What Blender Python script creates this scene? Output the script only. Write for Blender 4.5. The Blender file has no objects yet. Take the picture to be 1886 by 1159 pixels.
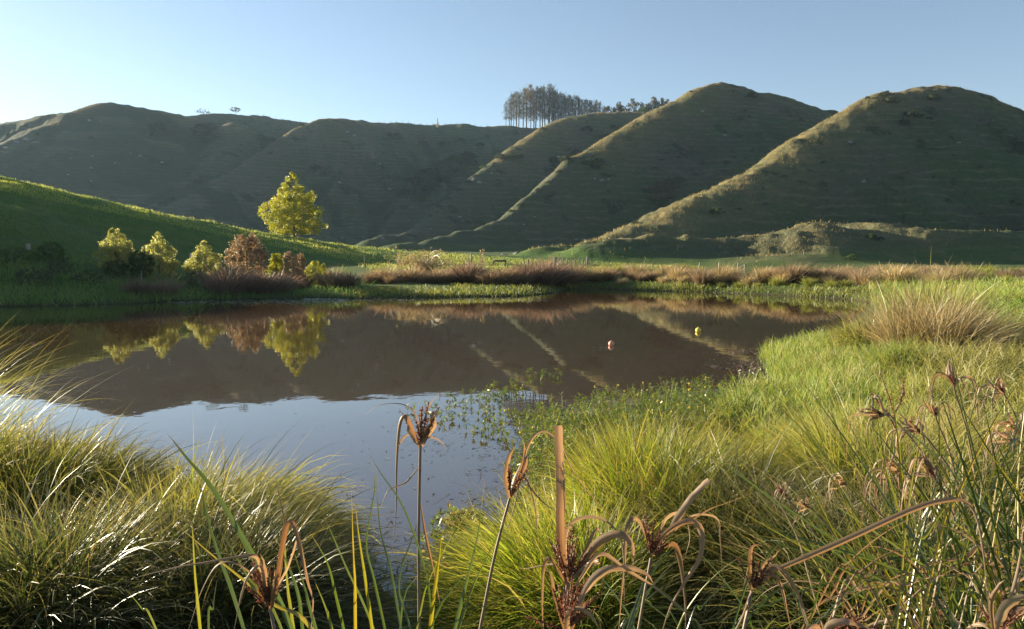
import bpy, math, random
import numpy as np
from mathutils import Vector
rng = np.random.default_rng(11)
random.seed(5)
R = math.radians
C = bpy.context.scene.collection
SC = bpy.context.scene

# ------------------------------------------------------------------ camera, world, sun, exposure
CAMH, F, PU, PV, HOR = 2.0, 1362.0, 943.0, 579.5, 476.0
PITCH = math.atan((PV - HOR) / F)
cam = bpy.data.cameras.new('camera')
cam.sensor_width = 36.0
cam.lens = F / 1886 * 36
cam.clip_start = 0.05
cam.clip_end = 6000
camo = bpy.data.objects.new('camera', cam)
C.objects.link(camo)
camo.location = (0, 0, CAMH)
camo.rotation_euler = (math.pi / 2 - PITCH, 0, 0)
SC.camera = camo

SUN_AZ, SUN_EL = R(-61), R(13.0)
world = bpy.data.worlds.new("World")
SC.world = world
world.use_nodes = True
wn = world.node_tree.nodes
sky = wn.new('ShaderNodeTexSky')
sky.sky_type = 'NISHITA'
sky.sun_disc = False
sky.sun_elevation = SUN_EL
sky.sun_rotation = SUN_AZ
sky.altitude = 300
sky.air_density = 1.0
sky.dust_density = 0.2
sky.ozone_density = 2.2
hsv = wn.new('ShaderNodeHueSaturation')
hsv.inputs['Saturation'].default_value = 0.84
world.node_tree.links.new(sky.outputs[0], hsv.inputs['Color'])
world.node_tree.links.new(hsv.outputs[0], wn['Background'].inputs[0])
wn['Background'].inputs[1].default_value = 0.056
sl = bpy.data.lights.new('sun', 'SUN')
sl.energy = 5.0
sl.angle = R(0.5)
sl.color = (1.0, 0.87, 0.66)
so = bpy.data.objects.new('sun', sl)
C.objects.link(so)
sd_ = Vector((math.sin(SUN_AZ) * math.cos(SUN_EL), math.cos(SUN_AZ) * math.cos(SUN_EL), math.sin(SUN_EL)))
so.rotation_euler = sd_.to_track_quat('Z', 'Y').to_euler()
so.location = (-60, 40, 60)
SC.view_settings.view_transform = 'Standard'
SC.view_settings.look = 'None'
SC.view_settings.gamma = 1
SC.view_settings.exposure = 1.8
SC.cycles.max_bounces = 8
SC.cycles.transparent_max_bounces = 8
SC.cycles.volume_bounces = 0

# ------------------------------------------------------------------ pixel <-> world
cp, sp = math.cos(PITCH), math.sin(PITCH)


def ray(u, v):
    xc = (np.asarray(u, float) - PU) / F
    yc = (PV - np.asarray(v, float)) / F
    xc, yc = np.broadcast_arrays(xc, yc)
    return np.stack([xc, cp + yc * sp, -sp + yc * cp], -1)


def at(u, v, Y):
    d = ray(u, v)
    t = np.asarray(Y, float) / d[..., 1]
    return d * t[..., None] + np.array([0, 0, CAMH])


def onz(u, v, z=0.0):
    d = ray(u, v)
    t = (z - CAMH) / d[..., 2]
    return d * t[..., None] + np.array([0, 0, CAMH])


# ------------------------------------------------------------------ noise
def _hash(ix, iy, s):
    h = (ix.astype(np.int64) * 374761393 + iy.astype(np.int64) * 668265263 + s * 1442695041) & 0x7fffffff
    h = (h ^ (h >> 13)) * 1274126177 & 0x7fffffff
    return ((h ^ (h >> 16)) & 0xffff) / 65535.0 * 2 - 1


def vnoise(x, y, s=0):
    ix, iy = np.floor(x), np.floor(y)
    fx, fy = x - ix, y - iy
    fx = fx * fx * fx * (fx * (fx * 6 - 15) + 10)
    fy = fy * fy * fy * (fy * (fy * 6 - 15) + 10)
    a, b = _hash(ix, iy, s), _hash(ix + 1, iy, s)
    c, d = _hash(ix, iy + 1, s), _hash(ix + 1, iy + 1, s)
    return (a * (1 - fx) + b * fx) * (1 - fy) + (c * (1 - fx) + d * fx) * fy


def fbm(x, y, o=4, s=0):
    r, a, t = 0, 1.0, 0
    for i in range(o):
        r = r + a * vnoise(x * 2 ** i + 17.3 * i, y * 2 ** i - 9.1 * i, s + i)
        t += a
        a *= .5
    return r / t


def sstep(a, b, x):
    t = np.clip((x - a) / (b - a), 0, 1)
    return t * t * (3 - 2 * t)


def smax(a, b, k):
    h = np.maximum(k - np.abs(a - b), 0) / k
    return np.maximum(a, b) + h * h * k * .25


# ------------------------------------------------------------------ terrain shape
SHORE = [(-300, 574), (-60, 567), (150, 562), (280, 558), (420, 553), (560, 549), (640, 551), (700, 549), (820, 548),
         (960, 546), (1025, 540), (1040, 533), (1100, 532), (1200, 536), (1320, 539), (1450, 545), (1560, 551), (1605, 558),
         (1590, 574), (1570, 590), (1545, 610), (1500, 622), (1440, 632), (1400, 642), (1392, 660), (1405, 690), (1420, 712),
         (1330, 716), (1200, 728), (1100, 742), (1010, 765), (975, 800), (990, 850), (985, 885), (925, 935), (895, 1000),
         (870, 1060), (840, 1110), (760, 1130), (700, 1075), (660, 1000), (630, 950), (540, 915), (430, 895), (300, 880),
         (230, 858), (190, 825), (100, 812), (0, 815), (-200, 815), (-500, 770), (-700, 660), (-600, 600)]
POND = onz([p[0] for p in SHORE], [p[1] for p in SHORE])[:, :2]


def seg_dist(px, py, P, Q):
    dx, dy = Q[0] - P[0], Q[1] - P[1]
    t = np.clip(((px - P[0]) * dx + (py - P[1]) * dy) / (dx * dx + dy * dy), 0, 1)
    return np.hypot(px - P[0] - t * dx, py - P[1] - t * dy), t


def pond_sd(x, y):
    best = np.full(x.shape, 1e9)
    ins = np.zeros(x.shape, bool)
    n = len(POND)
    for i in range(n):
        P, Q = POND[i], POND[(i + 1) % n]
        d, _ = seg_dist(x, y, P, Q)
        best = np.minimum(best, d)
        cnd = (P[1] > y) != (Q[1] > y)
        xi = P[0] + (y - P[1]) / (Q[1] - P[1] + 1e-12) * (Q[0] - P[0])
        ins ^= cnd & (x < xi)
    return np.where(ins, -best, best)


def pl(*pts):
    a = np.array(pts, float)
    return at(a[:, 0], a[:, 1], a[:, 2])


# ridge crests: (picture u, v, depth in metres)
RIDGES = [  # crest, slope, rounding, blend
    (pl((1840, 208, 232), (1790, 175, 226), (1740, 160, 221), (1690, 160, 218), (1640, 168, 213), (1600, 181, 208), (1540, 217, 199), (1460, 264, 187),
        (1400, 312, 177), (1340, 341, 168), (1250, 374, 156), (1180, 407, 147), (1130, 436, 140), (1060, 469, 131), (1000, 475, 124)), .68, 2.6, 6),
    (pl((1840, 208, 232), (1886, 236, 240), (1980, 275, 250), (2150, 320, 262), (2400, 380, 270)), .60, 5, 6),
    (pl((1625, 417, 128), (1580, 415, 131), (1540, 418, 134)), .5, 2, 4),
    (pl((1525, 211, 330), (1450, 185, 315), (1380, 165, 305), (1320, 154, 300), (1270, 171, 292), (1200, 206, 280), (1150, 236, 270), (1090, 276, 256),
        (1050, 301, 245), (1000, 346, 228), (950, 386, 214), (880, 422, 200), (810, 447, 188), (730, 464, 176)), .70, 2.6, 7),
    (pl((1525, 211, 330), (1600, 235, 345), (1750, 260, 370), (1900, 290, 380)), .6, 6, 6),
    (pl((1260, 214, 410), (1180, 208, 395), (1090, 208, 380), (1050, 214, 372), (1000, 236, 360), (960, 263, 346), (900, 301, 325), (880, 321, 318),
        (830, 366, 296), (790, 401, 275), (740, 431, 250), (680, 452, 215)), .70, 2.6, 7),
    (pl((720, 234, 455), (650, 222, 440), (620, 217, 430), (585, 222, 420), (550, 233, 408), (510, 256, 392), (450, 301, 362), (400, 331, 340),
        (330, 376, 310), (270, 400, 280)), .66, 3, 8),
    (pl((430, 225, 440), (410, 270, 405), (365, 320, 365), (300, 375, 320), (250, 400, 285)), .62, 3, 10),
    (pl((345, 217, 440), (260, 206, 425), (200, 203, 410), (150, 213, 395), (90, 232, 375), (45, 247, 362), (-60, 290, 335), (-160, 330, 300)), .66, 3, 8),
    (pl((200, 203, 410), (80, 215, 420), (0, 229, 425), (-120, 240, 425), (-300, 262, 420), (-500, 300, 410)), .62, 7, 8),
    (pl((200, 203, 410), (345, 217, 470), (440, 212, 490), (560, 225, 500), (700, 222, 500), (810, 231, 500), (900, 233, 500), (980, 236, 500),
        (1100, 240, 505), (1260, 240, 520), (1400, 250, 540)), .5, 14, 10),
    # low lit shelf under the big hill
    (pl((1100, 446, 118), (1200, 438, 119), (1330, 433, 120), (1480, 430, 121), (1590, 432, 123), (1700, 435, 124), (1886, 434, 126), (2100, 438, 128)), .66, 1.6, 3),
    (pl((1500, 431, 120), (1460, 452, 113), (1425, 478, 107)), .55, 3.5, 4),
]
LCREST = pl((960, 481, 112), (880, 477, 106), (800, 470, 102), (720, 461, 98), (600, 446, 93), (500, 429, 88), (400, 412, 84), (300, 393, 80), (200, 372, 76),
            (100, 349, 73), (0, 328, 70), (-200, 312, 64), (-400, 275, 56), (-600, 230, 46))  # last points lie out of view, heights shaped to shade the far bank


def line_near(x, y, L, arc=False):
    bd = np.full(x.shape, 1e9)
    bz = np.zeros(x.shape)
    bs = np.zeros(x.shape)
    acc = 0.0
    for P, Q in zip(L[:-1], L[1:]):
        d, t = seg_dist(x, y, P, Q)
        ln = math.hypot(Q[0] - P[0], Q[1] - P[1])
        m = d < bd
        bd = np.where(m, d, bd)
        bz = np.where(m, P[2] + t * (Q[2] - P[2]), bz)
        bs = np.where(m, acc + t * ln, bs)
        acc += ln
    return (bd, bz, bs) if arc else (bd, bz)


def terrain(x, y):
    sd = pond_sd(x, y)
    g = np.interp(y, [-10, 0, 10, 40, 47, 60, 100, 140, 600], [.3, .25, .25, .35, .55, 1.15, 1.55, 2.2, 14])
    g = g + (np.interp(y, [0, 47, 60, 112, 150, 600], [.25, .5, .8, 1.0, 2.2, 14]) - g) * sstep(6, 24, x) * sstep(42, 50, y)
    g = g + .6 * sstep(6, 18, x) * sstep(60, 25, y) + .25 * sstep(3, 9, x) * sstep(40, 10, y) * sstep(4, 9, y)
    g = g + .10 * fbm(x / 3, y / 3, 3, 3) + .10 * fbm(x / .9, y / .9, 2, 5) * sstep(.3, 2, sd) * (y < 30) + .35 * fbm(x / 25, y / 25, 2, 9) * sstep(0, 8, sd)
    base = np.where(sd > 0, g * (1 - np.exp(-np.maximum(sd, 0) / 1.3)), -.6 * (1 - np.exp(np.minimum(sd, 0) / .8)))
    # near grassy hill
    d, zc = line_near(x, y, LCREST)
    tr = .10 * np.sin((base + 9 * np.exp(-(d / 22) ** 1.7)) * 7.0 + 2.5 * fbm(x / 9, y / 9, 2, 31)) * np.exp(-((d - 14) / 14) ** 2)
    drop = .166 * d + .20 * 2.2 * np.log1p(np.exp(np.clip((d - 8.5) / 2.2, -30, 30)))
    lz = smax(base, np.minimum(zc, 30) - drop, 3.0)
    lm = np.exp(-(d / 21.0) ** 1.7) * sstep(.5, 14, sd)
    lump = .5 * fbm(x / 7, y / 7, 4, 21) + .22 * fbm(x / 2.2, y / 2.2, 3, 23)
    z = base + (lz - base) * sstep(0, 6, sd) + (lump * .8 + tr) * sstep(.03, .3, lm) * sstep(60, 25, d) * np.clip(zc / 9, .35, 1)
    sunrim_z = [6, 20, 0, 38, 30, 47, 74, 76, 72, 60, 200, 0, 5]  # crest height above which the golden sunlit rim is coloured in
    hill = np.zeros(x.shape)
    dry = np.zeros(x.shape)
    gw = np.zeros(x.shape)
    z0 = z
    n1 = fbm(x / 34, y / 34, 3, 41)
    n2 = fbm(x / 10, y / 10, 4, 47)
    far = np.hypot(x, y) > 70
    for ri, (L, slo, rad, k) in enumerate(RIDGES):
        dd, zz, ss = line_near(x, y, L, True)
        dw = dd * (1 + .22 * n1)
        rr_ = rad * (.7 + 1.3 * sstep(sunrim_z[ri] - 8, sunrim_z[ri] + 6, zz))
        dp = np.sqrt(dw * dw + rr_ * rr_) - rr_
        hz = zz - slo * (dp)
        if ri not in (2, 11, 12):
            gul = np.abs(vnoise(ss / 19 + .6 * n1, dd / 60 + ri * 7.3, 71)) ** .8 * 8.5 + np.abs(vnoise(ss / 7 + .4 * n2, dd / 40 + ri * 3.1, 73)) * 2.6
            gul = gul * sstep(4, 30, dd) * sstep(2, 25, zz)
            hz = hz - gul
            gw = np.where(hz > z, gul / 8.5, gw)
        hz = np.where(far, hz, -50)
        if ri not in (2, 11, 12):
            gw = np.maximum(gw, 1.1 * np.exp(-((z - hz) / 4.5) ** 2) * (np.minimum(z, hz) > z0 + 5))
        z = smax(z, hz, k)
        dry = np.maximum(dry, np.exp(-(dd / (1.5 if ri == 11 else 9.0)) ** 2) * (hz > z - 2.5) * sstep(sunrim_z[ri] - 8, sunrim_z[ri] + 6, zz))  # mask for dry crest grass plus the sunlit rim put into colour
    hill = sstep(.15, 3.5, z - z0)
    z = z + hill * (2.2 * n1 * (1 - .8 * dry) + 1.15 * n2 + .5 * fbm(x / 3.2, y / 3.2, 3, 53))
    # sheep tracks along the contours
    z = z + hill * .16 * np.sin(z * 4.2 + 3 * n2) * sstep(260, 150, np.hypot(x, y))
    lush = np.clip(lm * 1.3, 0, 1) * (1 - hill)
    return z, sd, hill, dry, lush, gw * hill


az_f = np.radians(np.arange(-40, 40.01, .1))
az_c = np.radians(np.concatenate([np.arange(-180, -40, 1.0), np.arange(41, 180, 1.0)]))
AZ = np.sort(np.concatenate([az_f, az_c]))
rr = [.35]
while rr[-1] < 3200:
    r = rr[-1]
    rr.append(r * (1.04 if r < 8 else 1.0105 if r < 115 else 1.0085 if r < 560 else 1.12))
RR = np.array(rr)
GA, GR = np.meshgrid(AZ, RR, indexing='ij')
GX, GY = GR * np.sin(GA), GR * np.cos(GA)
GZ, GSD, GHILL, GDRYSUN, GLUSH, GGUL = terrain(GX, GY)


def ground(x, y):
    """terrain height under world points, bilinear on the terrain mesh itself"""
    x, y = np.asarray(x, float), np.asarray(y, float)
    a, r = np.arctan2(x, y), np.maximum(np.hypot(x, y), RR[0])
    i = np.clip(np.searchsorted(AZ, a) - 1, 0, len(AZ) - 2)
    j = np.clip(np.searchsorted(RR, r) - 1, 0, len(RR) - 2)
    s = np.clip((a - AZ[i]) / (AZ[i + 1] - AZ[i]), 0, 1)
    t = np.clip((r - RR[j]) / (RR[j + 1] - RR[j]), 0, 1)
    return (GZ[i, j] * (1 - s) + GZ[i + 1, j] * s) * (1 - t) + (GZ[i, j + 1] * (1 - s) + GZ[i + 1, j + 1] * s) * t


def hit(u, v):
    """first terrain point seen in the direction of picture points"""
    d = ray(u, v)
    shp = d.shape[:-1]
    d = d.reshape(-1, 3)
    a = np.arctan2(d[:, 0], d[:, 1])
    sl_ = d[:, 2] / np.hypot(d[:, 0], d[:, 1])
    i = np.clip(np.searchsorted(AZ, a), 0, len(AZ) - 1)
    out = np.zeros((len(a), 3))
    for c0 in range(0, len(a), 4000):
        ii, ss, aa = i[c0:c0 + 4000], sl_[c0:c0 + 4000], a[c0:c0 + 4000]
        zr = CAMH + ss[:, None] * RR[None, :]
        below = GZ[ii] >= zr
        below[:, -1] = True
        j = np.maximum(below.argmax(1), 1)
        k = np.arange(len(ii))
        e0, e1 = zr[k, j - 1] - GZ[ii, j - 1], zr[k, j] - GZ[ii, j]
        f = np.clip(e0 / (e0 - e1 + 1e-9), 0, 1)
        r = RR[j - 1] * (1 - f) + RR[j] * f
        out[c0:c0 + 4000, 0] = r * np.sin(aa)
        out[c0:c0 + 4000, 1] = r * np.cos(aa)
    out[:, 2] = ground(out[:, 0], out[:, 1])
    return out.reshape(shp + (3,))


# ------------------------------------------------------------------ mesh helpers
def mk(name, V, Fq, UV=None, mat=None, parent=None, loc=None, smooth=True, attrs=None):
    V = np.asarray(V, np.float32).reshape(-1, 3)
    Fq = np.asarray(Fq, np.int32)
    if loc is not None:
        V = V - np.asarray(loc, np.float32)
    me = bpy.data.meshes.new(name)
    k = Fq.shape[1]
    me.vertices.add(len(V))
    me.vertices.foreach_set('co', V.ravel())
    me.loops.add(Fq.size)
    me.loops.foreach_set('vertex_index', Fq.ravel())
    me.polygons.add(len(Fq))
    me.polygons.foreach_set('loop_start', np.arange(0, Fq.size, k, dtype=np.int32))
    if smooth:
        me.polygons.foreach_set('use_smooth', np.ones(len(Fq), bool))
    if UV is not None:
        l = me.uv_layers.new(name='UVMap')
        l.data.foreach_set('uv', np.asarray(UV, np.float32)[Fq.ravel()].ravel())
    for an, av in (attrs or {}).items():
        at_ = me.attributes.new(an, 'FLOAT', 'POINT')
        at_.data.foreach_set('value', np.asarray(av, np.float32).ravel())
    me.update(calc_edges=True)
    if mat:
        me.materials.append(mat)
    o = bpy.data.objects.new(name, me)
    C.objects.link(o)
    if parent is not None:
        o.parent = parent
    elif loc is not None:
        o.location = loc
    return o


def cat(parts):
    V, Fq, U, n = [], [], [], 0
    for v, f, u in parts:
        V.append(v)
        Fq.append(f + n)
        U.append(u)
        n += len(v)
    return np.concatenate(V), np.concatenate(Fq), np.concatenate(U)


def tag(o, label, category, group=None, kind=None):
    if label:
        o['label'] = label
    if category:
        o['category'] = category
    if group:
        o['group'] = group
    if kind:
        o['kind'] = kind
    return o


def thing(name, label, category, loc, group=None, rz=0.0):
    o = bpy.data.objects.new(name, None)
    o.empty_display_size = .2
    C.objects.link(o)
    o.location = loc
    o.rotation_euler = (0, 0, rz)
    return tag(o, label, category, group)


def dup(root, loc, rz=0.0, sc=1.0, label=None, group=None):
    r = root.copy()
    C.objects.link(r)
    r.location = loc
    r.rotation_euler = (0, 0, rz)
    r.scale = (sc, sc, sc) if np.isscalar(sc) else sc
    if label:
        r['label'] = label
    if group:
        r['group'] = group
    for ch in list(root.children):
        c = ch.copy()
        C.objects.link(c)
        c.parent = r
        for g in list(ch.children):
            d = g.copy()
            C.objects.link(d)
            d.parent = c
    return r


def nrm(a):
    return a / np.maximum(np.linalg.norm(a, axis=-1, keepdims=True), 1e-9)


def blades(P, azim, lean, droop, L, W, rnd, seg=5, twist=None, pw=1.6, tip=0.0, az2=None):
    """curved grass blades: P base points, azim heading, lean angle from vertical at base, droop added along the blade"""
    n = len(P)
    t = np.linspace(0, 1, seg + 1)
    th = lean[:, None] + droop[:, None] * t[None] ** pw
    az = azim[:, None] + (0 if az2 is None else az2[:, None] * t[None])
    T = np.stack([np.sin(th) * np.sin(az), np.sin(th) * np.cos(az), np.cos(th)], -1)
    step = (L / seg)[:, None, None] * (T[:, :-1] + T[:, 1:]) * .5
    Q = np.concatenate([np.zeros((n, 1, 3)), np.cumsum(step, 1)], 1) + P[:, None]
    if twist is None:
        twist = rng.uniform(-math.pi, math.pi, n)
    sa = az + math.pi / 2
    S = np.stack([np.sin(sa), np.cos(sa), np.zeros_like(sa)], -1)
    B = np.cross(T, S)
    tw = twist[:, None, None]
    S = S * np.cos(tw) + B * np.sin(tw)
    w = W[:, None] * np.maximum((1 - t[None] ** 2.2) * (.55 + .9 * np.minimum(t, .5)), tip) * .5
    V = np.stack([Q - S * w[..., None], Q + S * w[..., None]], 2).reshape(-1, 3)
    i = np.arange(n)[:, None] * (seg + 1) * 2 + np.arange(seg)[None] * 2
    i = i.ravel()
    Fq = np.stack([i, i + 1, i + 3, i + 2], -1)
    U = np.stack([np.repeat(rnd, (seg + 1) * 2), np.tile(np.repeat(t, 2), n)], -1)
    return V, Fq, U


def spline(P, n=22):
    P = np.asarray(P, float)
    P = np.concatenate([[2 * P[0] - P[1]], P, [2 * P[-1] - P[-2]]])
    m = len(P) - 3
    out = []
    for q in np.linspace(0, m - 1e-6, n):
        i = int(q)
        t = q - i
        a, b, c, d = P[i:i + 4]
        out.append(.5 * (2 * b + (c - a) * t + (2 * a - 5 * b + 4 * c - d) * t * t + (3 * b - a - 3 * c + d) * t ** 3))
    return np.array(out)


def ribbon(P, w, tw0=0., tw1=0., fold=.25, rnd=.5, cut=False, n=24, base=.7):
    """broad keeled leaf along a 3D path"""
    Q = spline(P, n)
    T = nrm(np.gradient(Q, axis=0))
    view = nrm(Q - np.array([0, 0, CAMH]))
    S = nrm(np.cross(T, view))
    B = np.cross(T, S)
    t = np.linspace(0, 1, n)
    a = (tw0 + tw1 * t)[:, None]
    S, B = S * np.cos(a) + B * np.sin(a), B * np.cos(a) - S * np.sin(a)
    Q = Q + S * (.12 * w * fbm(t * 5 + rnd * 37, t * 0 + w * 900, 2, 8))[:, None] + B * (.25 * w * fbm(t * 4 + rnd * 19, t * 0 + w * 700, 2, 9))[:, None]
    ww = w * np.minimum(base * .7 + 1.7 * t, 1) * (np.ones(n) if cut else np.maximum(1 - t ** 1.7, .03)) * (1 + .22 * fbm(t * 11 + rnd * 31, t * 0 + w * 500, 3, 4)) * .5
    ww = ww[:, None]
    V = np.stack([Q - S * ww, Q - S * ww * .5 + B * ww * fold * .6, Q + B * ww * fold, Q + S * ww * .5 + B * ww * fold * .6, Q + S * ww], 1).reshape(-1, 3)
    i = (np.arange(n - 1)[:, None] * 5 + np.arange(4)[None]).ravel()
    Fq = np.stack([i, i + 1, i + 6, i + 5], -1)
    U = np.stack([np.tile(rnd + np.array([-.12, .05, .0, .05, .12]), n), np.repeat(t, 5)], -1)
    return V, Fq, U


def tube(P, rad, sides=6, rnd=.5):
    P = np.asarray(P, float)
    n = len(P)
    rad = np.broadcast_to(np.asarray(rad, float), (n,))
    T = nrm(np.gradient(P, axis=0))
    ref = np.where(np.abs(T[:, 2:3]) > .9, np.array([[1., 0, 0]]), np.array([[0., 0, 1]]))
    A = nrm(np.cross(T, ref))
    B = np.cross(T, A)
    an = np.arange(sides) / sides * 2 * math.pi
    V = (P[:, None] + rad[:, None, None] * (A[:, None] * np.cos(an)[None, :, None] + B[:, None] * np.sin(an)[None, :, None])).reshape(-1, 3)
    fs = []
    for i in range(n - 1):
        for j in range(sides):
            k = (j + 1) % sides
            fs.append((i * sides + j, i * sides + k, (i + 1) * sides + k, (i + 1) * sides + j))
    V = np.concatenate([V, P[-1:]])
    e = n * sides
    for j in range(0, sides, 1):
        k = (j + 1) % sides
        fs.append(((n - 1) * sides + j, (n - 1) * sides + k, e, e))
    # caps as degenerate-free quads
    fs = [f for f in fs if f[2] != f[3]]
    if sides % 2 == 0:
        for j in range(1, sides - 2, 2):
            fs.append(((n - 1) * sides, (n - 1) * sides + j, (n - 1) * sides + j + 1, (n - 1) * sides + j + 2))
    V = V[:-1]
    U = np.stack([np.full(len(V), rnd), np.repeat(np.linspace(0, 1, n), sides)], -1)
    return V, np.array(fs, np.int32), U


def box(c, s, rz=0.0, rnd=.5, tilt=0.0):
    x, y, z = np.array(s) * .5
    V = np.array([(-x, -y, -z), (x, -y, -z), (x, y, -z), (-x, y, -z), (-x, -y, z), (x, -y, z), (x, y, z), (-x, y, z)])
    if tilt:
        V = V @ np.array([[math.cos(tilt), 0, -math.sin(tilt)], [0, 1, 0], [math.sin(tilt), 0, math.cos(tilt)]])
    cr, sr = math.cos(rz), math.sin(rz)
    V = V @ np.array([[cr, sr, 0], [-sr, cr, 0], [0, 0, 1]]) + np.array(c)
    Fq = np.array([(0, 3, 2, 1), (4, 5, 6, 7), (0, 1, 5, 4), (1, 2, 6, 5), (2, 3, 7, 6), (3, 0, 4, 7)])
    return V, Fq, np.stack([np.full(8, rnd), (V[:, 2] - V[:, 2].min()) / max(np.ptp(V[:, 2]), 1e-6)], -1)


def leaves(Cn, rad, per, size, out=None, flat=.0, asp=.55):
    """leaf-shaped faces gathered in clumps round centres Cn"""
    m = len(Cn)
    rad = np.broadcast_to(np.asarray(rad, float), (m,))
    n = m * per
    d = nrm(rng.normal(size=(n, 3)))
    P = np.repeat(Cn, per, 0) + d * (np.repeat(rad, per) * rng.uniform(.25, 1, n) ** .6)[:, None]
    N = nrm(rng.normal(size=(n, 3)) + d * .7 + (0 if out is None else np.repeat(out, per, 0) * .5) + np.array([0, 0, flat]))
    A = nrm(np.cross(N, rng.normal(size=(n, 3))))
    B = np.cross(N, A)
    s = (size * rng.uniform(.6, 1.35, n))[:, None]
    V = np.stack([P - A * s, P + B * s * asp + N * s * .15, P + A * s, P - B * s * asp + N * s * .15], 1).reshape(-1, 3)
    Fq = np.arange(n * 4).reshape(-1, 4)
    rc = np.repeat(np.clip(rng.normal(.5, .2, m), 0, 1), per) * .6 + rng.uniform(0, .4, n)
    U = np.stack([np.repeat(rc, 4), np.tile([0, .5, 1, .5], n)], -1)
    return V, Fq, U


# ------------------------------------------------------------------ materials
def new_mat(name):
    m = bpy.data.materials.new(name)
    m.use_nodes = True
    nt = m.node_tree
    for n in list(nt.nodes):
        nt.nodes.remove(n)
    return m, nt, nt.nodes, nt.links


def ramp(N, stops):
    r = N.new('ShaderNodeValToRGB')
    e = r.color_ramp.elements
    while len(e) < len(stops):
        e.new(.5)
    for k, (p, c) in enumerate(stops):
        e[k].position = p
        e[k].color = (*c, 1)
    return r


def leaf_mat(name, stops, tip=None, trans=.5, gloss=.06, graze=.35, rough=.35, var=.25, tint=(1.15, 1.1, .7), streak=0.0):
    """thin leaf: colour by leaf (UV x) and along it (UV y); light passes through"""
    m, nt, N, L = new_mat(name)
    uv = N.new('ShaderNodeUVMap')
    sx = N.new('ShaderNodeSeparateXYZ')
    L.new(uv.outputs[0], sx.inputs[0])
    r = ramp(N, stops)
    L.new(sx.outputs[0], r.inputs[0])
    col = r.outputs[0]
    if tip:
        tr = ramp(N, [(tip[1], (0, 0, 0)), (tip[2], (1, 1, 1))])
        L.new(sx.outputs[1], tr.inputs[0])
        mx = N.new('ShaderNodeMix')
        mx.data_type = 'RGBA'
        L.new(tr.outputs[0], mx.inputs[0])
        L.new(col, mx.inputs[6])
        mx.inputs[7].default_value = (*tip[0], 1)
        col = mx.outputs[2]
    if streak:
        mp = N.new('ShaderNodeMapping')
        mp.inputs['Scale'].default_value = (90, 3.5, 1)
        L.new(uv.outputs[0], mp.inputs[0])
        nz = N.new('ShaderNodeTexNoise')
        nz.inputs['Scale'].default_value = 1
        nz.inputs['Detail'].default_value = 4
        nz.inputs['Roughness'].default_value = .7
        L.new(mp.outputs[0], nz.inputs['Vector'])
        sr = ramp(N, [(.3, (1 - streak, 1 - streak, 1 - streak)), (.7, (1 + streak * .5, 1 + streak * .5, 1 + streak * .5))])
        L.new(nz.outputs[0], sr.inputs[0])
        sm = N.new('ShaderNodeMix')
        sm.data_type = 'RGBA'
        sm.blend_type = 'MULTIPLY'
        sm.inputs[0].default_value = 1
        L.new(col, sm.inputs[6])
        L.new(sr.outputs[0], sm.inputs[7])
        col = sm.outputs[2]
    oi = N.new('ShaderNodeObjectInfo')
    mr = N.new('ShaderNodeMapRange')
    mr.inputs[3].default_value = 1 - var
    mr.inputs[4].default_value = 1 + var
    L.new(oi.outputs['Random'], mr.inputs[0])
    hs = N.new('ShaderNodeHueSaturation')
    L.new(mr.outputs[0], hs.inputs['Value'])
    L.new(col, hs.inputs['Color'])
    col = hs.outputs[0]
    df = N.new('ShaderNodeBsdfDiffuse')
    L.new(col, df.inputs[0])
    tl = N.new('ShaderNodeBsdfTranslucent')
    mt = N.new('ShaderNodeMix')
    mt.data_type = 'RGBA'
    mt.blend_type = 'MULTIPLY'
    mt.inputs[0].default_value = 1
    L.new(col, mt.inputs[6])
    mt.inputs[7].default_value = (*tint, 1)
    L.new(mt.outputs[2], tl.inputs[0])
    m1 = N.new('ShaderNodeMixShader')
    m1.inputs[0].default_value = trans
    L.new(df.outputs[0], m1.inputs[1])
    L.new(tl.outputs[0], m1.inputs[2])
    lw = N.new('ShaderNodeLayerWeight')
    lw.inputs[0].default_value = .5
    p = N.new('ShaderNodeMath')
    p.operation = 'POWER'
    L.new(lw.outputs['Facing'], p.inputs[0])
    p.inputs[1].default_value = 3
    q = N.new('ShaderNodeMath')
    q.operation = 'MULTIPLY_ADD'
    L.new(p.outputs[0], q.inputs[0])
    q.inputs[1].default_value = graze
    q.inputs[2].default_value = gloss
    gl = N.new('ShaderNodeBsdfGlossy')
    gl.inputs['Roughness'].default_value = rough
    gl.inputs['Color'].default_value = (.9, .9, .85, 1)
    m2 = N.new('ShaderNodeMixShader')
    L.new(q.outputs[0], m2.inputs[0])
    L.new(m1.outputs[0], m2.inputs[1])
    L.new(gl.outputs[0], m2.inputs[2])
    o = N.new('ShaderNodeOutputMaterial')
    L.new(m2.outputs[0], o.inputs[0])
    return m


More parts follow.
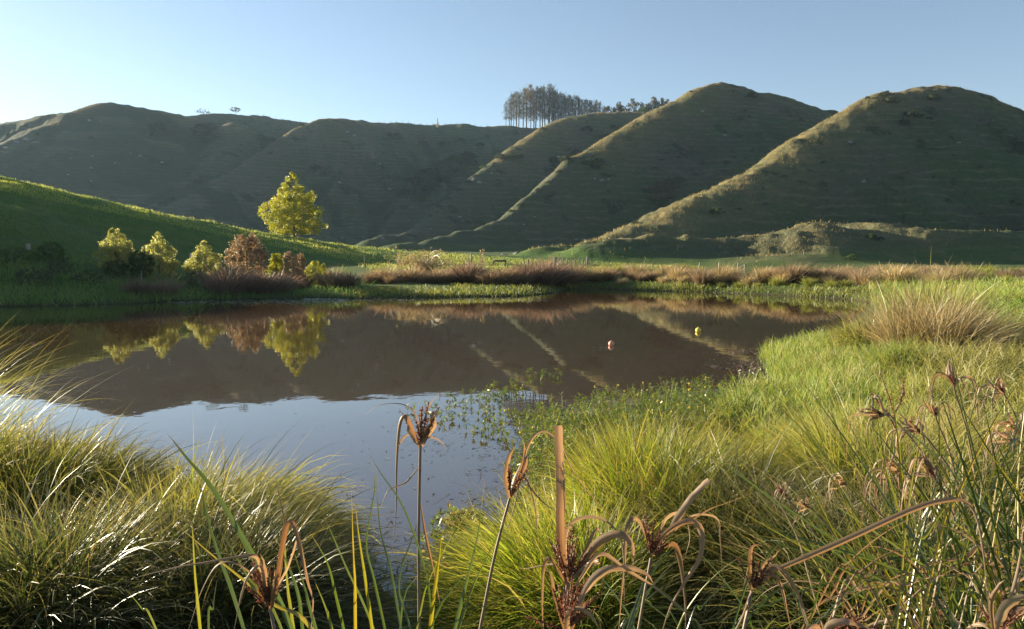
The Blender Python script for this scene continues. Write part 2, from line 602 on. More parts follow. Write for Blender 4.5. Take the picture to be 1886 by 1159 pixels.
def rough_mat(name, stops, scale=6.0, rough=.85, bump=.3, dist=.02, stretch=(1, 1, 1), var=0.0):
    m, nt, N, L = new_mat(name)
    tc = N.new('ShaderNodeTexCoord')
    mp = N.new('ShaderNodeMapping')
    mp.inputs['Scale'].default_value = stretch
    L.new(tc.outputs['Object'], mp.inputs[0])
    nz = N.new('ShaderNodeTexNoise')
    nz.inputs['Scale'].default_value = scale
    nz.inputs['Detail'].default_value = 6
    nz.inputs['Roughness'].default_value = .65
    L.new(mp.outputs[0], nz.inputs['Vector'])
    r = ramp(N, stops)
    L.new(nz.outputs[0], r.inputs[0])
    b = N.new('ShaderNodeBsdfPrincipled')
    b.inputs['Roughness'].default_value = rough
    b.inputs['Specular IOR Level'].default_value = .25
    L.new(r.outputs[0], b.inputs['Base Color'])
    bp = N.new('ShaderNodeBump')
    bp.inputs['Strength'].default_value = bump
    bp.inputs['Distance'].default_value = dist
    L.new(nz.outputs[0], bp.inputs['Height'])
    L.new(bp.outputs[0], b.inputs['Normal'])
    o = N.new('ShaderNodeOutputMaterial')
    L.new(b.outputs[0], o.inputs[0])
    return m


def terrain_mat():
    m, nt, N, L = new_mat('terrain_grass')
    geo = N.new('ShaderNodeNewGeometry')

    def attr(n):
        a = N.new('ShaderNodeAttribute')
        a.attribute_name = n
        return a.outputs['Fac']

    def noise(scale, det=5, ro=.6, vec=None):
        n = N.new('ShaderNodeTexNoise')
        n.inputs['Scale'].default_value = scale
        n.inputs['Detail'].default_value = det
        n.inputs['Roughness'].default_value = ro
        L.new(vec if vec else geo.outputs['Position'], n.inputs['Vector'])
        return n.outputs[0]

    def mix(f, a, b):
        x = N.new('ShaderNodeMix')
        x.data_type = 'RGBA'
        if isinstance(f, float):
            x.inputs[0].default_value = f
        else:
            L.new(f, x.inputs[0])
        for k, c in ((6, a), (7, b)):
            if isinstance(c, tuple):
                x.inputs[k].default_value = (*c, 1)
            else:
                L.new(c, x.inputs[k])
        return x.outputs[2]

    def mth(op, a, b=None, c=None):
        x = N.new('ShaderNodeMath')
        x.operation = op
        for k, q in enumerate((a, b, c)):
            if q is None:
                continue
            if isinstance(q, (int, float)):
                x.inputs[k].default_value = q
            else:
                L.new(q, x.inputs[k])
        return x.outputs[0]

    def rmp(f, a, b):
        r = ramp(N, [(a, (0, 0, 0)), (b, (1, 1, 1))])
        L.new(f, r.inputs[0])
        return r.outputs[0]
    # squashed coordinates so that patches run along the contours
    mp = N.new('ShaderNodeMapping')
    mp.inputs['Scale'].default_value = (.35, .35, 1.9)
    L.new(geo.outputs['Position'], mp.inputs[0])
    n_big = noise(.028, 5, .6)
    n_mid = noise(.14, 6, .68)
    n_fine = noise(1.1, 5, .7)
    n_con = noise(.55, 5, .65, mp.outputs[0])
    seph = N.new('ShaderNodeSeparateXYZ')
    L.new(geo.outputs['Position'], seph.inputs[0])
    green = mix(rmp(n_fine, .3, .7), (.034, .060, .026), (.074, .102, .044))
    brown = mix(rmp(n_fine, .3, .7), (.058, .054, .040), (.112, .100, .070))
    hillc = mix(rmp(mth('ADD', mth('MULTIPLY', n_big, .55), mth('MULTIPLY', n_mid, .45)), .47, .57), green, brown)
    low = mth('SUBTRACT', 1.0, rmp(mth('MULTIPLY_ADD', n_mid, .5, mth('MULTIPLY', seph.outputs[2], .012)), .36, .78))
    hillc = mix(mth('MULTIPLY', low, .6), hillc, green)
    hillc = mix(mth('MULTIPLY', rmp(n_con, .5, .68), .5), hillc, (.080, .085, .045))
    sep = N.new('ShaderNodeSeparateXYZ')
    L.new(geo.outputs['Position'], sep.inputs[0])
    trk = mth('SINE', mth('ADD', mth('MULTIPLY', sep.outputs[2], 2.9), mth('MULTIPLY', mth('ADD', n_mid, n_big), 11.0)))
    trk = mth('MULTIPLY', rmp(mth('MULTIPLY', trk, rmp(n_con, .35, .6)), .25, .85), .6)
    hillc = mix(trk, hillc, (.150, .140, .082))
    tuft = rmp(noise(.75, 4, .75), .56, .66)
    hillc = mix(mth('MULTIPLY', tuft, .5), hillc, (.030, .044, .022))
    dry_sun_f = mth('MULTIPLY', attr('dry'), rmp(mth('ADD', n_mid, mth('MULTIPLY', n_con, .5)), .55, .95))
    hillc = mix(mth('MULTIPLY', dry_sun_f, .85), hillc, (.30, .225, .085))  # dry-grass gold that also paints the sun on the crests
    gl = mth('ADD', attr('gully'), mth('MULTIPLY_ADD', n_mid, .9, -.45))  # gully scrub and pale ribs, toned to stand in for weak fold shading
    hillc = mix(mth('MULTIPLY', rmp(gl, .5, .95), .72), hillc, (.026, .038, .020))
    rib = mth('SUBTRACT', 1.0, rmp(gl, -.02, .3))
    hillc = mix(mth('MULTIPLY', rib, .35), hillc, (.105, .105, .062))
    scrub = mth('MULTIPLY', rmp(noise(.075, 6, .7), .585, .64), attr('hill'))
    hillc = mix(mth('MULTIPLY', scrub, .8), hillc, (.022, .034, .016))
    rock = rmp(noise(.42, 4, .6), .735, .76)
    hillc = mix(mth('MULTIPLY', rock, .75), hillc, (.27, .26, .24))
    lushc = mix(rmp(n_fine, .32, .68), (.045, .095, .018), (.090, .155, .030))
    lushc = mix(mth('MULTIPLY', rmp(n_con, .5, .7), .6), lushc, (.15, .17, .045))
    flat = mix(rmp(n_fine, .3, .7), (.040, .075, .018), (.085, .115, .032))
    flat = mix(mth('MULTIPLY', rmp(n_mid, .5, .6), .5), flat, (.14, .12, .06))
    col = mix(attr('lush'), flat, lushc)
    col = mix(attr('hill'), col, hillc)
    mud = mix(rmp(noise(9, 5), .35, .65), (.022, .017, .012), (.060, .046, .032))
    col = mix(attr('mud'), col, mud)
    b = N.new('ShaderNodeBsdfPrincipled')
    L.new(col, b.inputs['Base Color'])
    b.inputs['Roughness'].default_value = .95
    b.inputs['Specular IOR Level'].default_value = .08
    hgt = mth('ADD', mth('MULTIPLY', n_con, .8), mth('ADD', mth('MULTIPLY', n_mid, 1.2), mth('MULTIPLY', n_fine, .35)))
    bp = N.new('ShaderNodeBump')
    bp.inputs['Strength'].default_value = .8
    L.new(mth('MULTIPLY_ADD', attr('hill'), 1.2, .12), bp.inputs['Distance'])
    L.new(hgt, bp.inputs['Height'])
    L.new(bp.outputs[0], b.inputs['Normal'])
    o = N.new('ShaderNodeOutputMaterial')
    L.new(b.outputs[0], o.inputs[0])
    return m


def water_mat():
    m, nt, N, L = new_mat('pond_water')
    geo = N.new('ShaderNodeNewGeometry')
    b = N.new('ShaderNodeBsdfPrincipled')
    b.inputs['Base Color'].default_value = (.062, .036, .016, 1)
    b.inputs['Roughness'].default_value = .015
    b.inputs['IOR'].default_value = 2.4
    nz = N.new('ShaderNodeTexNoise')
    nz.inputs['Scale'].default_value = 2.2
    nz.inputs['Detail'].default_value = 3
    L.new(geo.outputs['Position'], nz.inputs['Vector'])
    bp = N.new('ShaderNodeBump')
    bp.inputs['Strength'].default_value = 1
    bp.inputs['Distance'].default_value = .0012
    L.new(nz.outputs[0], bp.inputs['Height'])
    L.new(bp.outputs[0], b.inputs['Normal'])
    o = N.new('ShaderNodeOutputMaterial')
    L.new(b.outputs[0], o.inputs[0])
    return m


M_TERR, M_WATER = terrain_mat(), water_mat()
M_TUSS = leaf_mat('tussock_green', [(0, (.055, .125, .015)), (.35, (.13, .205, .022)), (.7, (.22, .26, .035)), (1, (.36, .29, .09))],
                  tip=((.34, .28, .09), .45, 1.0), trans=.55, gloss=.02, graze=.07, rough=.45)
M_TUSS_D = leaf_mat('tussock_shaded_green', [(0, (.035, .06, .016)), (.6, (.075, .10, .026)), (.9, (.14, .14, .04)), (1, (.34, .27, .12))],
                    tip=((.24, .20, .08), .6, 1.0), trans=.45, gloss=.035, graze=.18, rough=.36)  # darker tussock green with foreground shade put into its colour
M_BRIGHT = leaf_mat('tussock_bright', [(0, (.12, .21, .014)), (.5, (.23, .32, .022)), (.85, (.36, .34, .04)), (1, (.44, .34, .12))],
                    tip=((.40, .33, .08), .6, 1.0), trans=.55, gloss=.03, graze=.2, rough=.42)
M_MEADOW = leaf_mat('meadow_green', [(0, (.08, .14, .024)), (.4, (.16, .24, .035)), (.8, (.27, .31, .07)), (1, (.32, .26, .11))],
                    tip=((.24, .30, .07), .6, 1.0), trans=.5, gloss=.02, graze=.2, rough=.5)
M_BANK = leaf_mat('bank_grass', [(0, (.09, .15, .025)), (.5, (.17, .21, .04)), (1, (.30, .27, .09))],
                  tip=((.36, .30, .11), .5, 1.0), trans=.5, gloss=.03, graze=.25, rough=.45)
M_BROWN = leaf_mat('tussock_brown', [(0, (.11, .085, .048)), (.5, (.175, .13, .078)), (1, (.28, .22, .125))],
                   tip=((.35, .26, .16), .35, 1.0), trans=.45, gloss=.02, graze=.2, rough=.5, tint=(1.1, .95, .75))
M_PURPLE = leaf_mat('tussock_dull_brown', [(0, (.075, .056, .042)), (.5, (.125, .09, .066)), (1, (.19, .14, .10))],
                    tip=((.28, .19, .13), .35, 1.0), trans=.4, gloss=.02, graze=.2, rough=.5, tint=(1.1, .95, .8))
M_STRAW = leaf_mat('straw', [(0, (.21, .17, .07)), (.5, (.34, .27, .13)), (1, (.46, .38, .22))],
                   tip=((.46, .35, .18), .4, 1.0), trans=.45, gloss=.03, graze=.25, rough=.45, tint=(1.1, 1, .75))
M_LIT = leaf_mat('sunlit_crest_grass', [(0, (.22, .31, .05)), (.5, (.38, .45, .09)), (1, (.52, .50, .17))], trans=.58, gloss=.01, graze=.1, rough=.6, tint=(1.1, 1.05, .7))  # crest sunlight put into a much brighter grass colour
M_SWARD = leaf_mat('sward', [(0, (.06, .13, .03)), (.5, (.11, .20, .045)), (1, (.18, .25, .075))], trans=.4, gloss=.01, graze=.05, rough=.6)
M_RIDGE = leaf_mat('ridge_straw', [(0, (.13, .11, .035)), (.5, (.24, .19, .07)), (1, (.36, .28, .12))], trans=.5, gloss=.02, graze=.15, rough=.6, tint=(1.1, 1, .7))
M_MARSH = leaf_mat('marsh_green', [(0, (.07, .12, .02)), (.5, (.14, .19, .03)), (1, (.28, .26, .06))],
                   tip=((.30, .28, .07), .5, 1.0), trans=.5, gloss=.02, graze=.2, rough=.5)
M_WEED = leaf_mat('weed_leaf', [(0, (.11, .19, .018)), (.6, (.22, .30, .04)), (.85, (.20, .20, .035)), (.95, (.22, .11, .05)), (1, (.26, .12, .06))],
                  trans=.5, gloss=.04, graze=.3, rough=.4)
M_SEDGE = leaf_mat('sedge_leaf_green', [(0, (.035, .06, .014)), (.45, (.08, .115, .02)), (.7, (.20, .21, .02)), (1, (.36, .26, .02))],
                   tip=((.30, .20, .06), .82, 1.0), trans=.5, gloss=.06, graze=.4, rough=.32, var=.05, streak=.4)
M_DRY = leaf_mat('sedge_dry_bract', [(0, (.22, .115, .055)), (.4, (.32, .20, .11)), (.75, (.40, .29, .185)), (1, (.48, .39, .28))],
                 tip=((.36, .25, .16), .3, .9), trans=.45, gloss=.02, graze=.14, rough=.5, var=.06, tint=(1.1, .88, .6), streak=.55)
M_SEED = leaf_mat('sedge_seed', [(0, (.11, .042, .025)), (.5, (.20, .085, .048)), (1, (.32, .17, .09))], trans=.3, gloss=.02, graze=.1, rough=.6, var=.1, tint=(1.2, .8, .6))
M_STEM = leaf_mat('sedge_stem', [(0, (.16, .10, .07)), (1, (.20, .14, .09))], tip=((.15, .09, .06), .5, 1), trans=.1, gloss=.06, graze=.3, rough=.4, var=.1)
M_POPLAR = leaf_mat('poplar_leaf', [(0, (.17, .20, .012)), (.5, (.33, .33, .015)), (1, (.48, .41, .02))], trans=.58, gloss=.03, graze=.2, rough=.45, var=.03)
M_PALE = leaf_mat('pale_leaf', [(0, (.22, .26, .07)), (.5, (.38, .38, .12)), (1, (.56, .51, .20))], trans=.58, gloss=.03, graze=.2, rough=.5, var=.06)
M_GREEN = leaf_mat('shrub_leaf', [(0, (.03, .065, .018)), (.5, (.055, .10, .026)), (1, (.10, .145, .04))], trans=.4, gloss=.01, graze=.08, rough=.5)
M_DARK = leaf_mat('scrub_leaf', [(0, (.022, .034, .016)), (.5, (.04, .055, .024)), (1, (.075, .085, .035))], trans=.35, gloss=.02, graze=.15, rough=.5)
M_RUSSET = leaf_mat('russet_leaf', [(0, (.15, .095, .06)), (.5, (.24, .155, .10)), (.85, (.33, .23, .14)), (1, (.33, .28, .06))], trans=.45, gloss=.02, graze=.2, rough=.5, var=.05)
M_GREYLEAF = leaf_mat('grey_leaf', [(0, (.05, .052, .046)), (.5, (.078, .076, .064)), (1, (.12, .11, .085))], trans=.35, gloss=.02, graze=.1, rough=.6, var=.2)
M_ORLEAF = leaf_mat('orange_leaf', [(0, (.13, .09, .05)), (.5, (.20, .135, .07)), (1, (.28, .19, .09))], trans=.45, gloss=.02, graze=.1, rough=.6)
M_BARK = rough_mat('bark', [(.3, (.07, .055, .042)), (.7, (.17, .14, .11))], 8, .9, .6, .03, (1, 1, .25))
M_POST = rough_mat('weathered_timber', [(.3, (.17, .145, .115)), (.7, (.36, .32, .26))], 20, .85, .4, .01, (1, 1, .12))
M_POSTD = rough_mat('dark_timber', [(.3, (.07, .06, .05)), (.7, (.16, .14, .115))], 20, .85, .4, .01, (1, 1, .12))
M_ROCK = rough_mat('limestone', [(.3, (.15, .145, .13)), (.55, (.26, .25, .23)), (.75, (.36, .35, .33))], 1.6, .9, .8, .15)
M_PEAT = rough_mat('peat_mound', [(.3, (.07, .05, .02)), (.6, (.17, .13, .04)), (.8, (.26, .20, .08))], 9, .95, 1, .02)


def plastic(name, c1, c2):
    return rough_mat(name, [(.35, c1), (.7, c2)], 14, .45, .08, .004)


M_PINK = plastic('faded_red_plastic', (.50, .20, .14), (.74, .42, .30))
M_YEL = plastic('yellow_plastic', (.66, .46, .05), (.78, .58, .10))

# ------------------------------------------------------------------ the setting: terrain and water
na, nr = len(AZ), len(RR)
idx = np.arange(na * nr).reshape(na, nr)
nxt = np.roll(idx, -1, 0)
q = np.stack([idx[:, :-1], idx[:, 1:], nxt[:, 1:], nxt[:, :-1]], -1).reshape(-1, 4)
TV = np.stack([GX, GY, GZ], -1).reshape(-1, 3)
mud = np.exp(-np.maximum(GSD, 0) / .35) * (GY < 60)
ter = mk('terrain', TV, q[:, ::-1], None, M_TERR, attrs=dict(gully=GGUL, hill=GHILL, dry=GDRYSUN, lush=GLUSH, mud=mud))
tag(ter, 'steep grazed hills and green banks around the pond', 'hills', kind='structure')
wx0, wx1, wy0, wy1 = -62, 28, 2.2, 58
WV = np.array([(wx0, wy0, 0), (wx1, wy0, 0), (wx1, wy1, 0), (wx0, wy1, 0)], float)
wat = mk('pond_water', WV, np.array([[0, 1, 2, 3]]), None, M_WATER)
tag(wat, 'still brown pond mirroring the hills and sky', 'pond', kind='structure')


# ------------------------------------------------------------------ scattering
def in_poly(u, v, poly):
    ins = np.zeros(u.shape, bool)
    for (x0, y0), (x1, y1) in zip(poly, poly[1:] + poly[:1]):
        c = (y0 > v) != (y1 > v)
        ins ^= c & (u < x0 + (v - y0) / (y1 - y0 + 1e-12) * (x1 - x0))
    return ins


def scatter(n, poly, dry_only=.02, maxr=90):
    us, vs = [p[0] for p in poly], [p[1] for p in poly]
    u = rng.uniform(min(us), max(us), n * 3)
    v = rng.uniform(min(vs), max(vs), n * 3)
    k = in_poly(u, v, poly)
    P = hit(u[k][:n], v[k][:n])
    ok = (P[:, 2] > dry_only) & (np.hypot(P[:, 0], P[:, 1]) < maxr)
    return P[ok]


def field(name, label, category, n, poly, L, W, mat, lean=.3, droop=.8, seg=3, az=None, azs=3.2, lo=.02, clump=0, jit=.05, maxr=90, tone=None):
    P = scatter(n, poly, lo, maxr)
    m = len(P)
    if clump:
        cw = np.clip(.5 + .85 * fbm(P[:, 0] * clump, P[:, 1] * clump, 3, 77), 0, 1.15)
        kk = rng.uniform(0, 1, m) < .25 + 1.6 * cw
        P, cw = P[kk], cw[kk]
        m = len(P)
    else:
        cw = np.full(m, .5)
    P[:, :2] += rng.normal(0, jit, (m, 2))
    P[:, 2] = ground(P[:, 0], P[:, 1]) - .01
    a = rng.normal(az, azs, m) if az is not None else rng.uniform(-math.pi, math.pi, m)
    ln = np.abs(rng.normal(0, lean, m))
    dr = np.abs(rng.normal(droop, droop * .4, m))
    l = rng.uniform(L[0], L[1], m) * (.55 + .9 * cw)
    w = rng.uniform(.7, 1.3, m) * W
    rn = np.clip(rng.normal(.5, .22, m) + (cw - .5) * .8, 0, 1) if tone is None else np.clip(rng.normal(tone, .2, m) + (cw - .5) * .6, 0, 1)
    o = mk(name, *blades(P, a, ln, dr, l, w, rn, seg), mat)
    return tag(o, label, category, kind='stuff')


def tussock_mesh(n, Rb, L, W, lean=.45, droop=1.3, seg=7, bias=(0., 0.), tone=.5, up=0.0, zr=.12, coarse=.13):
    r = Rb * np.sqrt(rng.uniform(0, 1, n))
    ph = rng.uniform(0, 2 * math.pi, n)
    P = np.stack([r * np.cos(ph), r * np.sin(ph), zr * (1 - (r / Rb) ** 2) - .03], -1)
    out = P[:, :2] / Rb + np.array(bias) + rng.normal(0, .3, (n, 2))
    a = np.arctan2(out[:, 0], out[:, 1])
    mag = np.clip(np.hypot(out[:, 0], out[:, 1]), 0, 1.5)
    ln = np.clip(lean * mag * rng.uniform(.5, 1.2, n) + up, 0, 1.4)
    dr = droop * rng.uniform(.5, 1.25, n) * (.5 + .5 * np.minimum(mag, 1))
    l = rng.uniform(L[0], L[1], n)
    # tufts share a tone
    tf = .5 + .5 * vnoise(P[:, 0] * 9 / max(Rb, .2), P[:, 1] * 9 / max(Rb, .2), 3)
    rn = np.clip(rng.normal(tone, .16, n) + (tf - .5) * .5, 0, 1)
    rn = np.where(rng.uniform(0, 1, n) < .11, .98, rn)
    co = rng.uniform(0, 1, n) < coarse
    l = np.where(co, l * rng.uniform(.9, 1.35, n), l)
    W = W * np.where(co, rng.uniform(1.6, 2.4, n), 1)
    bk = rng.uniform(0, 1, n) < coarse
    a = np.where(bk, rng.uniform(-3.14, 3.14, n), a)
    l = np.where(bk & ~co, l * .7, l)
    return blades(P, a, ln, dr, l, W * rng.uniform(.7, 1.3, n), rn, seg, az2=rng.normal(0, .35, n), twist=rng.normal(0, .7, n))


def tussock(name, label, u, v, n, Rb, L, W, mat, group='big grass tussocks in front of the pond', **kw):
    p = hit(np.array([u]), np.array([v]))[0]
    V, Fq, U = tussock_mesh(n, Rb, L, W, **kw)
    # follow the ground under the clump
    gz = ground(V[:, 0] + p[0], V[:, 1] + p[1]) - p[2]
    o = mk(name, V, Fq, U, mat)
    o.location = p
    return tag(o, label, 'grass tussock', group)


# ------------------------------------------------------------------ trees and shrubs
def crown_points(n, prof, h0, h1, rmax, lump=.22, shell=.5):
    """clump centres in a crown whose radius follows prof(t), t = 0 bottom .. 1 top"""
    t = rng.uniform(0, 1, n * 4)
    keep = rng.uniform(0, 1, n * 4) < prof(t) ** 1.3 + .05
    t = t[keep][:n]
    m = len(t)
    ph = rng.uniform(0, 2 * math.pi, m)
    lb = 1 + lump * np.sin(ph * 3 + t * 9) + lump * .7 * np.sin(ph * 5 - t * 14 + 1)
    r = rmax * prof(t) * lb * (shell + (1 - shell) * np.sqrt(rng.uniform(0, 1, m)))
    return np.stack([r * np.cos(ph), r * np.sin(ph), h0 + t * (h1 - h0)], -1)


def branch_set(h0, h1, n, reach, rad, up=.6):
    out = []
    for k in range(n):
        z = h0 + (h1 - h0) * rng.uniform(0, .8)
        ph = rng.uniform(0, 6.28)
        L = reach * rng.uniform(.5, 1) * (1.1 - (z - h0) / (h1 - h0) * .7)
        q = np.array([(0, 0, z), (.5 * L * math.cos(ph), .5 * L * math.sin(ph), z + L * up * .4), (L * math.cos(ph + .2), L * math.sin(ph + .2), z + L * up)])
        out.append(tube(spline(q, 6), np.linspace(rad, rad * .25, 6), 4))
    return cat(out)


def tree(name, label, category, p, H, rmax, prof, mat, h0=.15, nc=90, per=40, cr=.12, leaf=.02, trunk_r=.02, group=None, lump=.22, shell=.55, shift=0.0):
    """trunk with limbs and a crown of leaf clumps; sizes as fractions of H"""
    root = thing(name, label, category, p, group)
    tr = [tube(np.array([(0, 0, -.05 * H), (.01 * H, 0, .25 * H), (-.005 * H, .01 * H, .55 * H), (0, 0, .88 * H)]), np.array([1.2, .9, .55, .12]) * trunk_r * H, 7),
          branch_set(h0 * H + .02 * H, .85 * H, 16, rmax * .8, trunk_r * H * .35)]
    mk('trunk', *cat(tr), M_BARK, root)
    Cn = crown_points(nc, prof, h0 * H, H, rmax, lump, shell)
    Cn[:, 0] += shift * rmax
    sz = cr * H * rng.uniform(.6, 1.25, len(Cn)) * (.55 + .45 * prof(np.clip((Cn[:, 2] / H - h0) / (1 - h0), 0, 1)))
    out = nrm(Cn - np.array([0, 0, .45 * H]))
    mk('crown', *leaves(Cn, sz, per, leaf * H, out), mat, root, smooth=False)
    return root


P_POPLAR = lambda t: np.clip(np.minimum(1, .80 + .9 * t) * np.minimum(1, 1.42 * (1 - t) ** .85), .03, 1)
P_CONE = lambda t: np.clip(np.minimum(1, .75 + 1.6 * t) * np.minimum(1, 1.6 * (1 - t) ** .75), .05, 1)
P_ROUND = lambda t: np.sqrt(np.clip(1 - (2 * t - 1) ** 2 * .95, .02, 1))
P_DOME = lambda t: np.clip(np.sqrt(np.clip(1 - t ** 2.2, 0, 1)), .05, 1)


def base_at(u, vtop, Y):
    """ground point on the sight line of column u at depth Y, and the height that reaches row vtop"""
    x = float(at(u, 476, Y)[0])
    z = float(ground(x, Y))
    return (x, Y, z - .03), float(at(u, vtop, Y)[2]) - z


p, H = base_at(542, 316, 89.5)
tree('poplar_tree', 'tall yellow-green poplar standing alone at the edge of the grassy slope', 'tree', p, H, H * .405, P_POPLAR, M_POPLAR,
     h0=.05, nc=300, per=90, cr=.064, leaf=.0115, trunk_r=.018, lump=.24, shell=.35)

SH = 'young shrubs along the far bank'
SHR = [  # u, top v, depth, half width px, name, material, profile, label
    (213, 417, 39.5, 27, 'pale_shrub', M_PALE, P_CONE, 'pale yellow-green shrub with a lumpy peak, first sunlit one along the far bank'),
    (292, 428, 40.0, 30, 'pale_shrub', M_PALE, P_CONE, 'broad pale yellow-green shrub with two small peaks, second sunlit one along the bank'),
    (377, 444, 41.0, 28, 'pale_shrub', M_PALE, P_CONE, 'rounded pale yellow-green shrub, next to the large russet shrub'),
    (508, 460, 44.0, 14, 'pale_shrub', M_POPLAR, P_CONE, 'narrow yellow shrub squeezed between the two russet shrubs'),
    (581, 481, 45.0, 17, 'pale_shrub', M_POPLAR, P_ROUND, 'small round yellow shrub standing low behind the reed edge'),
    (455, 431, 43.0, 34, 'russet_shrub', M_RUSSET, P_ROUND, 'large russet red shrub with ragged autumn leaves'),
    (540, 464, 43.5, 22, 'russet_shrub', M_RUSSET, P_ROUND, 'small russet shrub with a dark base beside the narrow yellow one'),
    (93, 443, 38.5, 25, 'green_shrub', M_GREEN, P_DOME, 'shaded green shrub beside the big pale fence post'),
    (259, 461, 39.0, 22, 'green_shrub', M_GREEN, P_ROUND, 'small shaded green shrub between the first two pale shrubs'),
    (212, 478, 38.0, 21, 'green_shrub', M_GREEN, P_ROUND, 'low dark green shrub under the first pale shrub'),
    (28, 470, 36.0, 34, 'green_shrub', M_GREEN, P_DOME, 'bushy dark shrub at the shaded end of the bank'),
    (110, 486, 36.5, 24, 'green_shrub', M_DARK, P_DOME, 'low dark bush in front of the big pale fence post'),
    (362, 495, 38.0, 30, 'green_shrub', M_DARK, P_DOME, 'dark spreading bush below the rounded pale shrub'),
    (160, 505, 35.5, 26, 'green_shrub', M_DARK, P_DOME, 'dark bush down at the shaded water edge'),
    (60, 520, 34.0, 34, 'green_shrub', M_DARK, P_DOME, 'broad low dark bush hanging over the shaded water'),
]
for (u, vt, Y, hw, nm, mt, pf, lb) in SHR:
    p, H = base_at(u, vt, Y)
    rm = hw / F * Y
    H = max(H, rm * 1.1)
    tree(nm, lb, 'shrub', p, H, rm, pf, mt, h0=.14 if mt in (M_PALE, M_GREEN) else .05, nc=130, per=60, cr=.085, leaf=.019, trunk_r=.02, group=SH, lump=.14, shell=.5)


# drooping dry bush with arching canes
def drooping_bush():
    p, H = base_at(782, 462, 52.0)
    root = thing('drooping_bush', 'straw-coloured bush of drooping canes rising above the brown tussocks', 'bush', p)
    n = 260
    P = np.stack([rng.normal(0, .55, n), rng.normal(0, .4, n), np.zeros(n)], -1)
    V = blades(P, rng.uniform(-3.14, 3.14, n), np.abs(rng.normal(.25, .22, n)), rng.uniform(1.6, 3.0, n), rng.uniform(1.1, 2.1, n) * H * .9, rng.uniform(.02, .045, n),
               rng.uniform(0, 1, n), 9)
    mk('canes', *V, M_STRAW, root)
    Cn = V[0][rng.integers(0, len(V[0]), 380)]
    Cn = Cn[Cn[:, 2] > .4]
    mk('foliage', *leaves(Cn, .10, 7, .05), M_STRAW, root, smooth=False)
    st = [tube(np.array([(a, b, 0), (a * 2, b * 2, .6 * H), (a * 2 + c, b * 2, H * hh)]), [.03, .02, .008], 5) for a, b, c, hh in
          ((-.6, 0, .1, 1.12), (.1, .1, .15, 1.15), (.0, -.1, .3, .95), (.35, .1, -.05, .8))]
    mk('stem', *cat(st), M_BARK, root)


drooping_bush()

# thin dry weeds standing up beside it
for u, vt, lb in ((862, 466, 'thin dry weed stalks standing between the drooping bush and the timber rail'),
                  (889, 458, 'tallest bare brown weed stalk close to the timber rail'),
                  (735, 462, 'thin pale weed stalk in front of the lit slope, beside the drooping bush')):
    p, H = base_at(u, vt, 54)
    root = thing('dry_weed', lb, 'weed', p, 'dry weeds by the far fence')
    mk('stalk', *cat([tube(np.array([(dx, 0, 0), (dx * 1.5, 0, H * .5), (dx * 2.2, 0, H * h)]), [.025, .02, .01], 5) for dx, h in ((0, 1), (-.08, .75), (.1, .7))]), M_BROWN, root)
    z = rng.uniform(.35, 1, 40)
    mk('leaves', *leaves(np.stack([rng.normal(0, .07, 40), rng.normal(0, .07, 40), z * H], -1), .06, 4, .04), M_STRAW, root, smooth=False)


# hilltop poplars: three built, the rest copied
def bare_poplar(name, label, p, H, wid, mat, dens):
    root = thing(name, label, 'tree', p, 'bare poplars on the far ridge')
    parts = [tube(np.array([(0, 0, -1.), (.1, 0, H * .4), (0, .1, H * .75), (0, 0, H)]), np.array([.28, .22, .13, .04]) * H / 24, 6)]
    for k in range(46):
        z = H * rng.uniform(.22, .9)
        ph = rng.uniform(0, 6.28)
        L = wid * rng.uniform(.6, 1.15) * (1.05 - .5 * abs(z / H - .45))
        e = np.array([L * math.cos(ph), L * math.sin(ph), L * 1.5])
        parts.append(tube(np.array([(0, 0, z), (e[0] * .6, e[1] * .6, z + e[2] * .45), (e[0], e[1], z + e[2])]), [.09, .06, .03], 4))
    mk('trunk', *cat(parts), M_BARK, root)
    n = 120
    t = rng.uniform(.2, 1, n) ** .75
    pr = wid * 1.45 * rng.uniform(.6, 1.2, n) * np.clip(np.minimum(.5 + t, 1.9 * (1.04 - t)), .1, 1)
    ph = rng.uniform(0, 6.28, n)
    r = pr * np.sqrt(rng.uniform(.05, 1, n))
    Cn = np.stack([r * np.cos(ph), r * np.sin(ph), t * H], -1)
    mk('crown', *leaves(Cn, 1.0, dens, .24), mat, root, smooth=False)
    return root


def hilltop(u, vt, Y):
    x = float(at(u, 476, Y)[0])
    z = float(ground(x, Y))
    return (x, Y, z), max(float(at(u, vt, Y)[2]) - z, 4.)


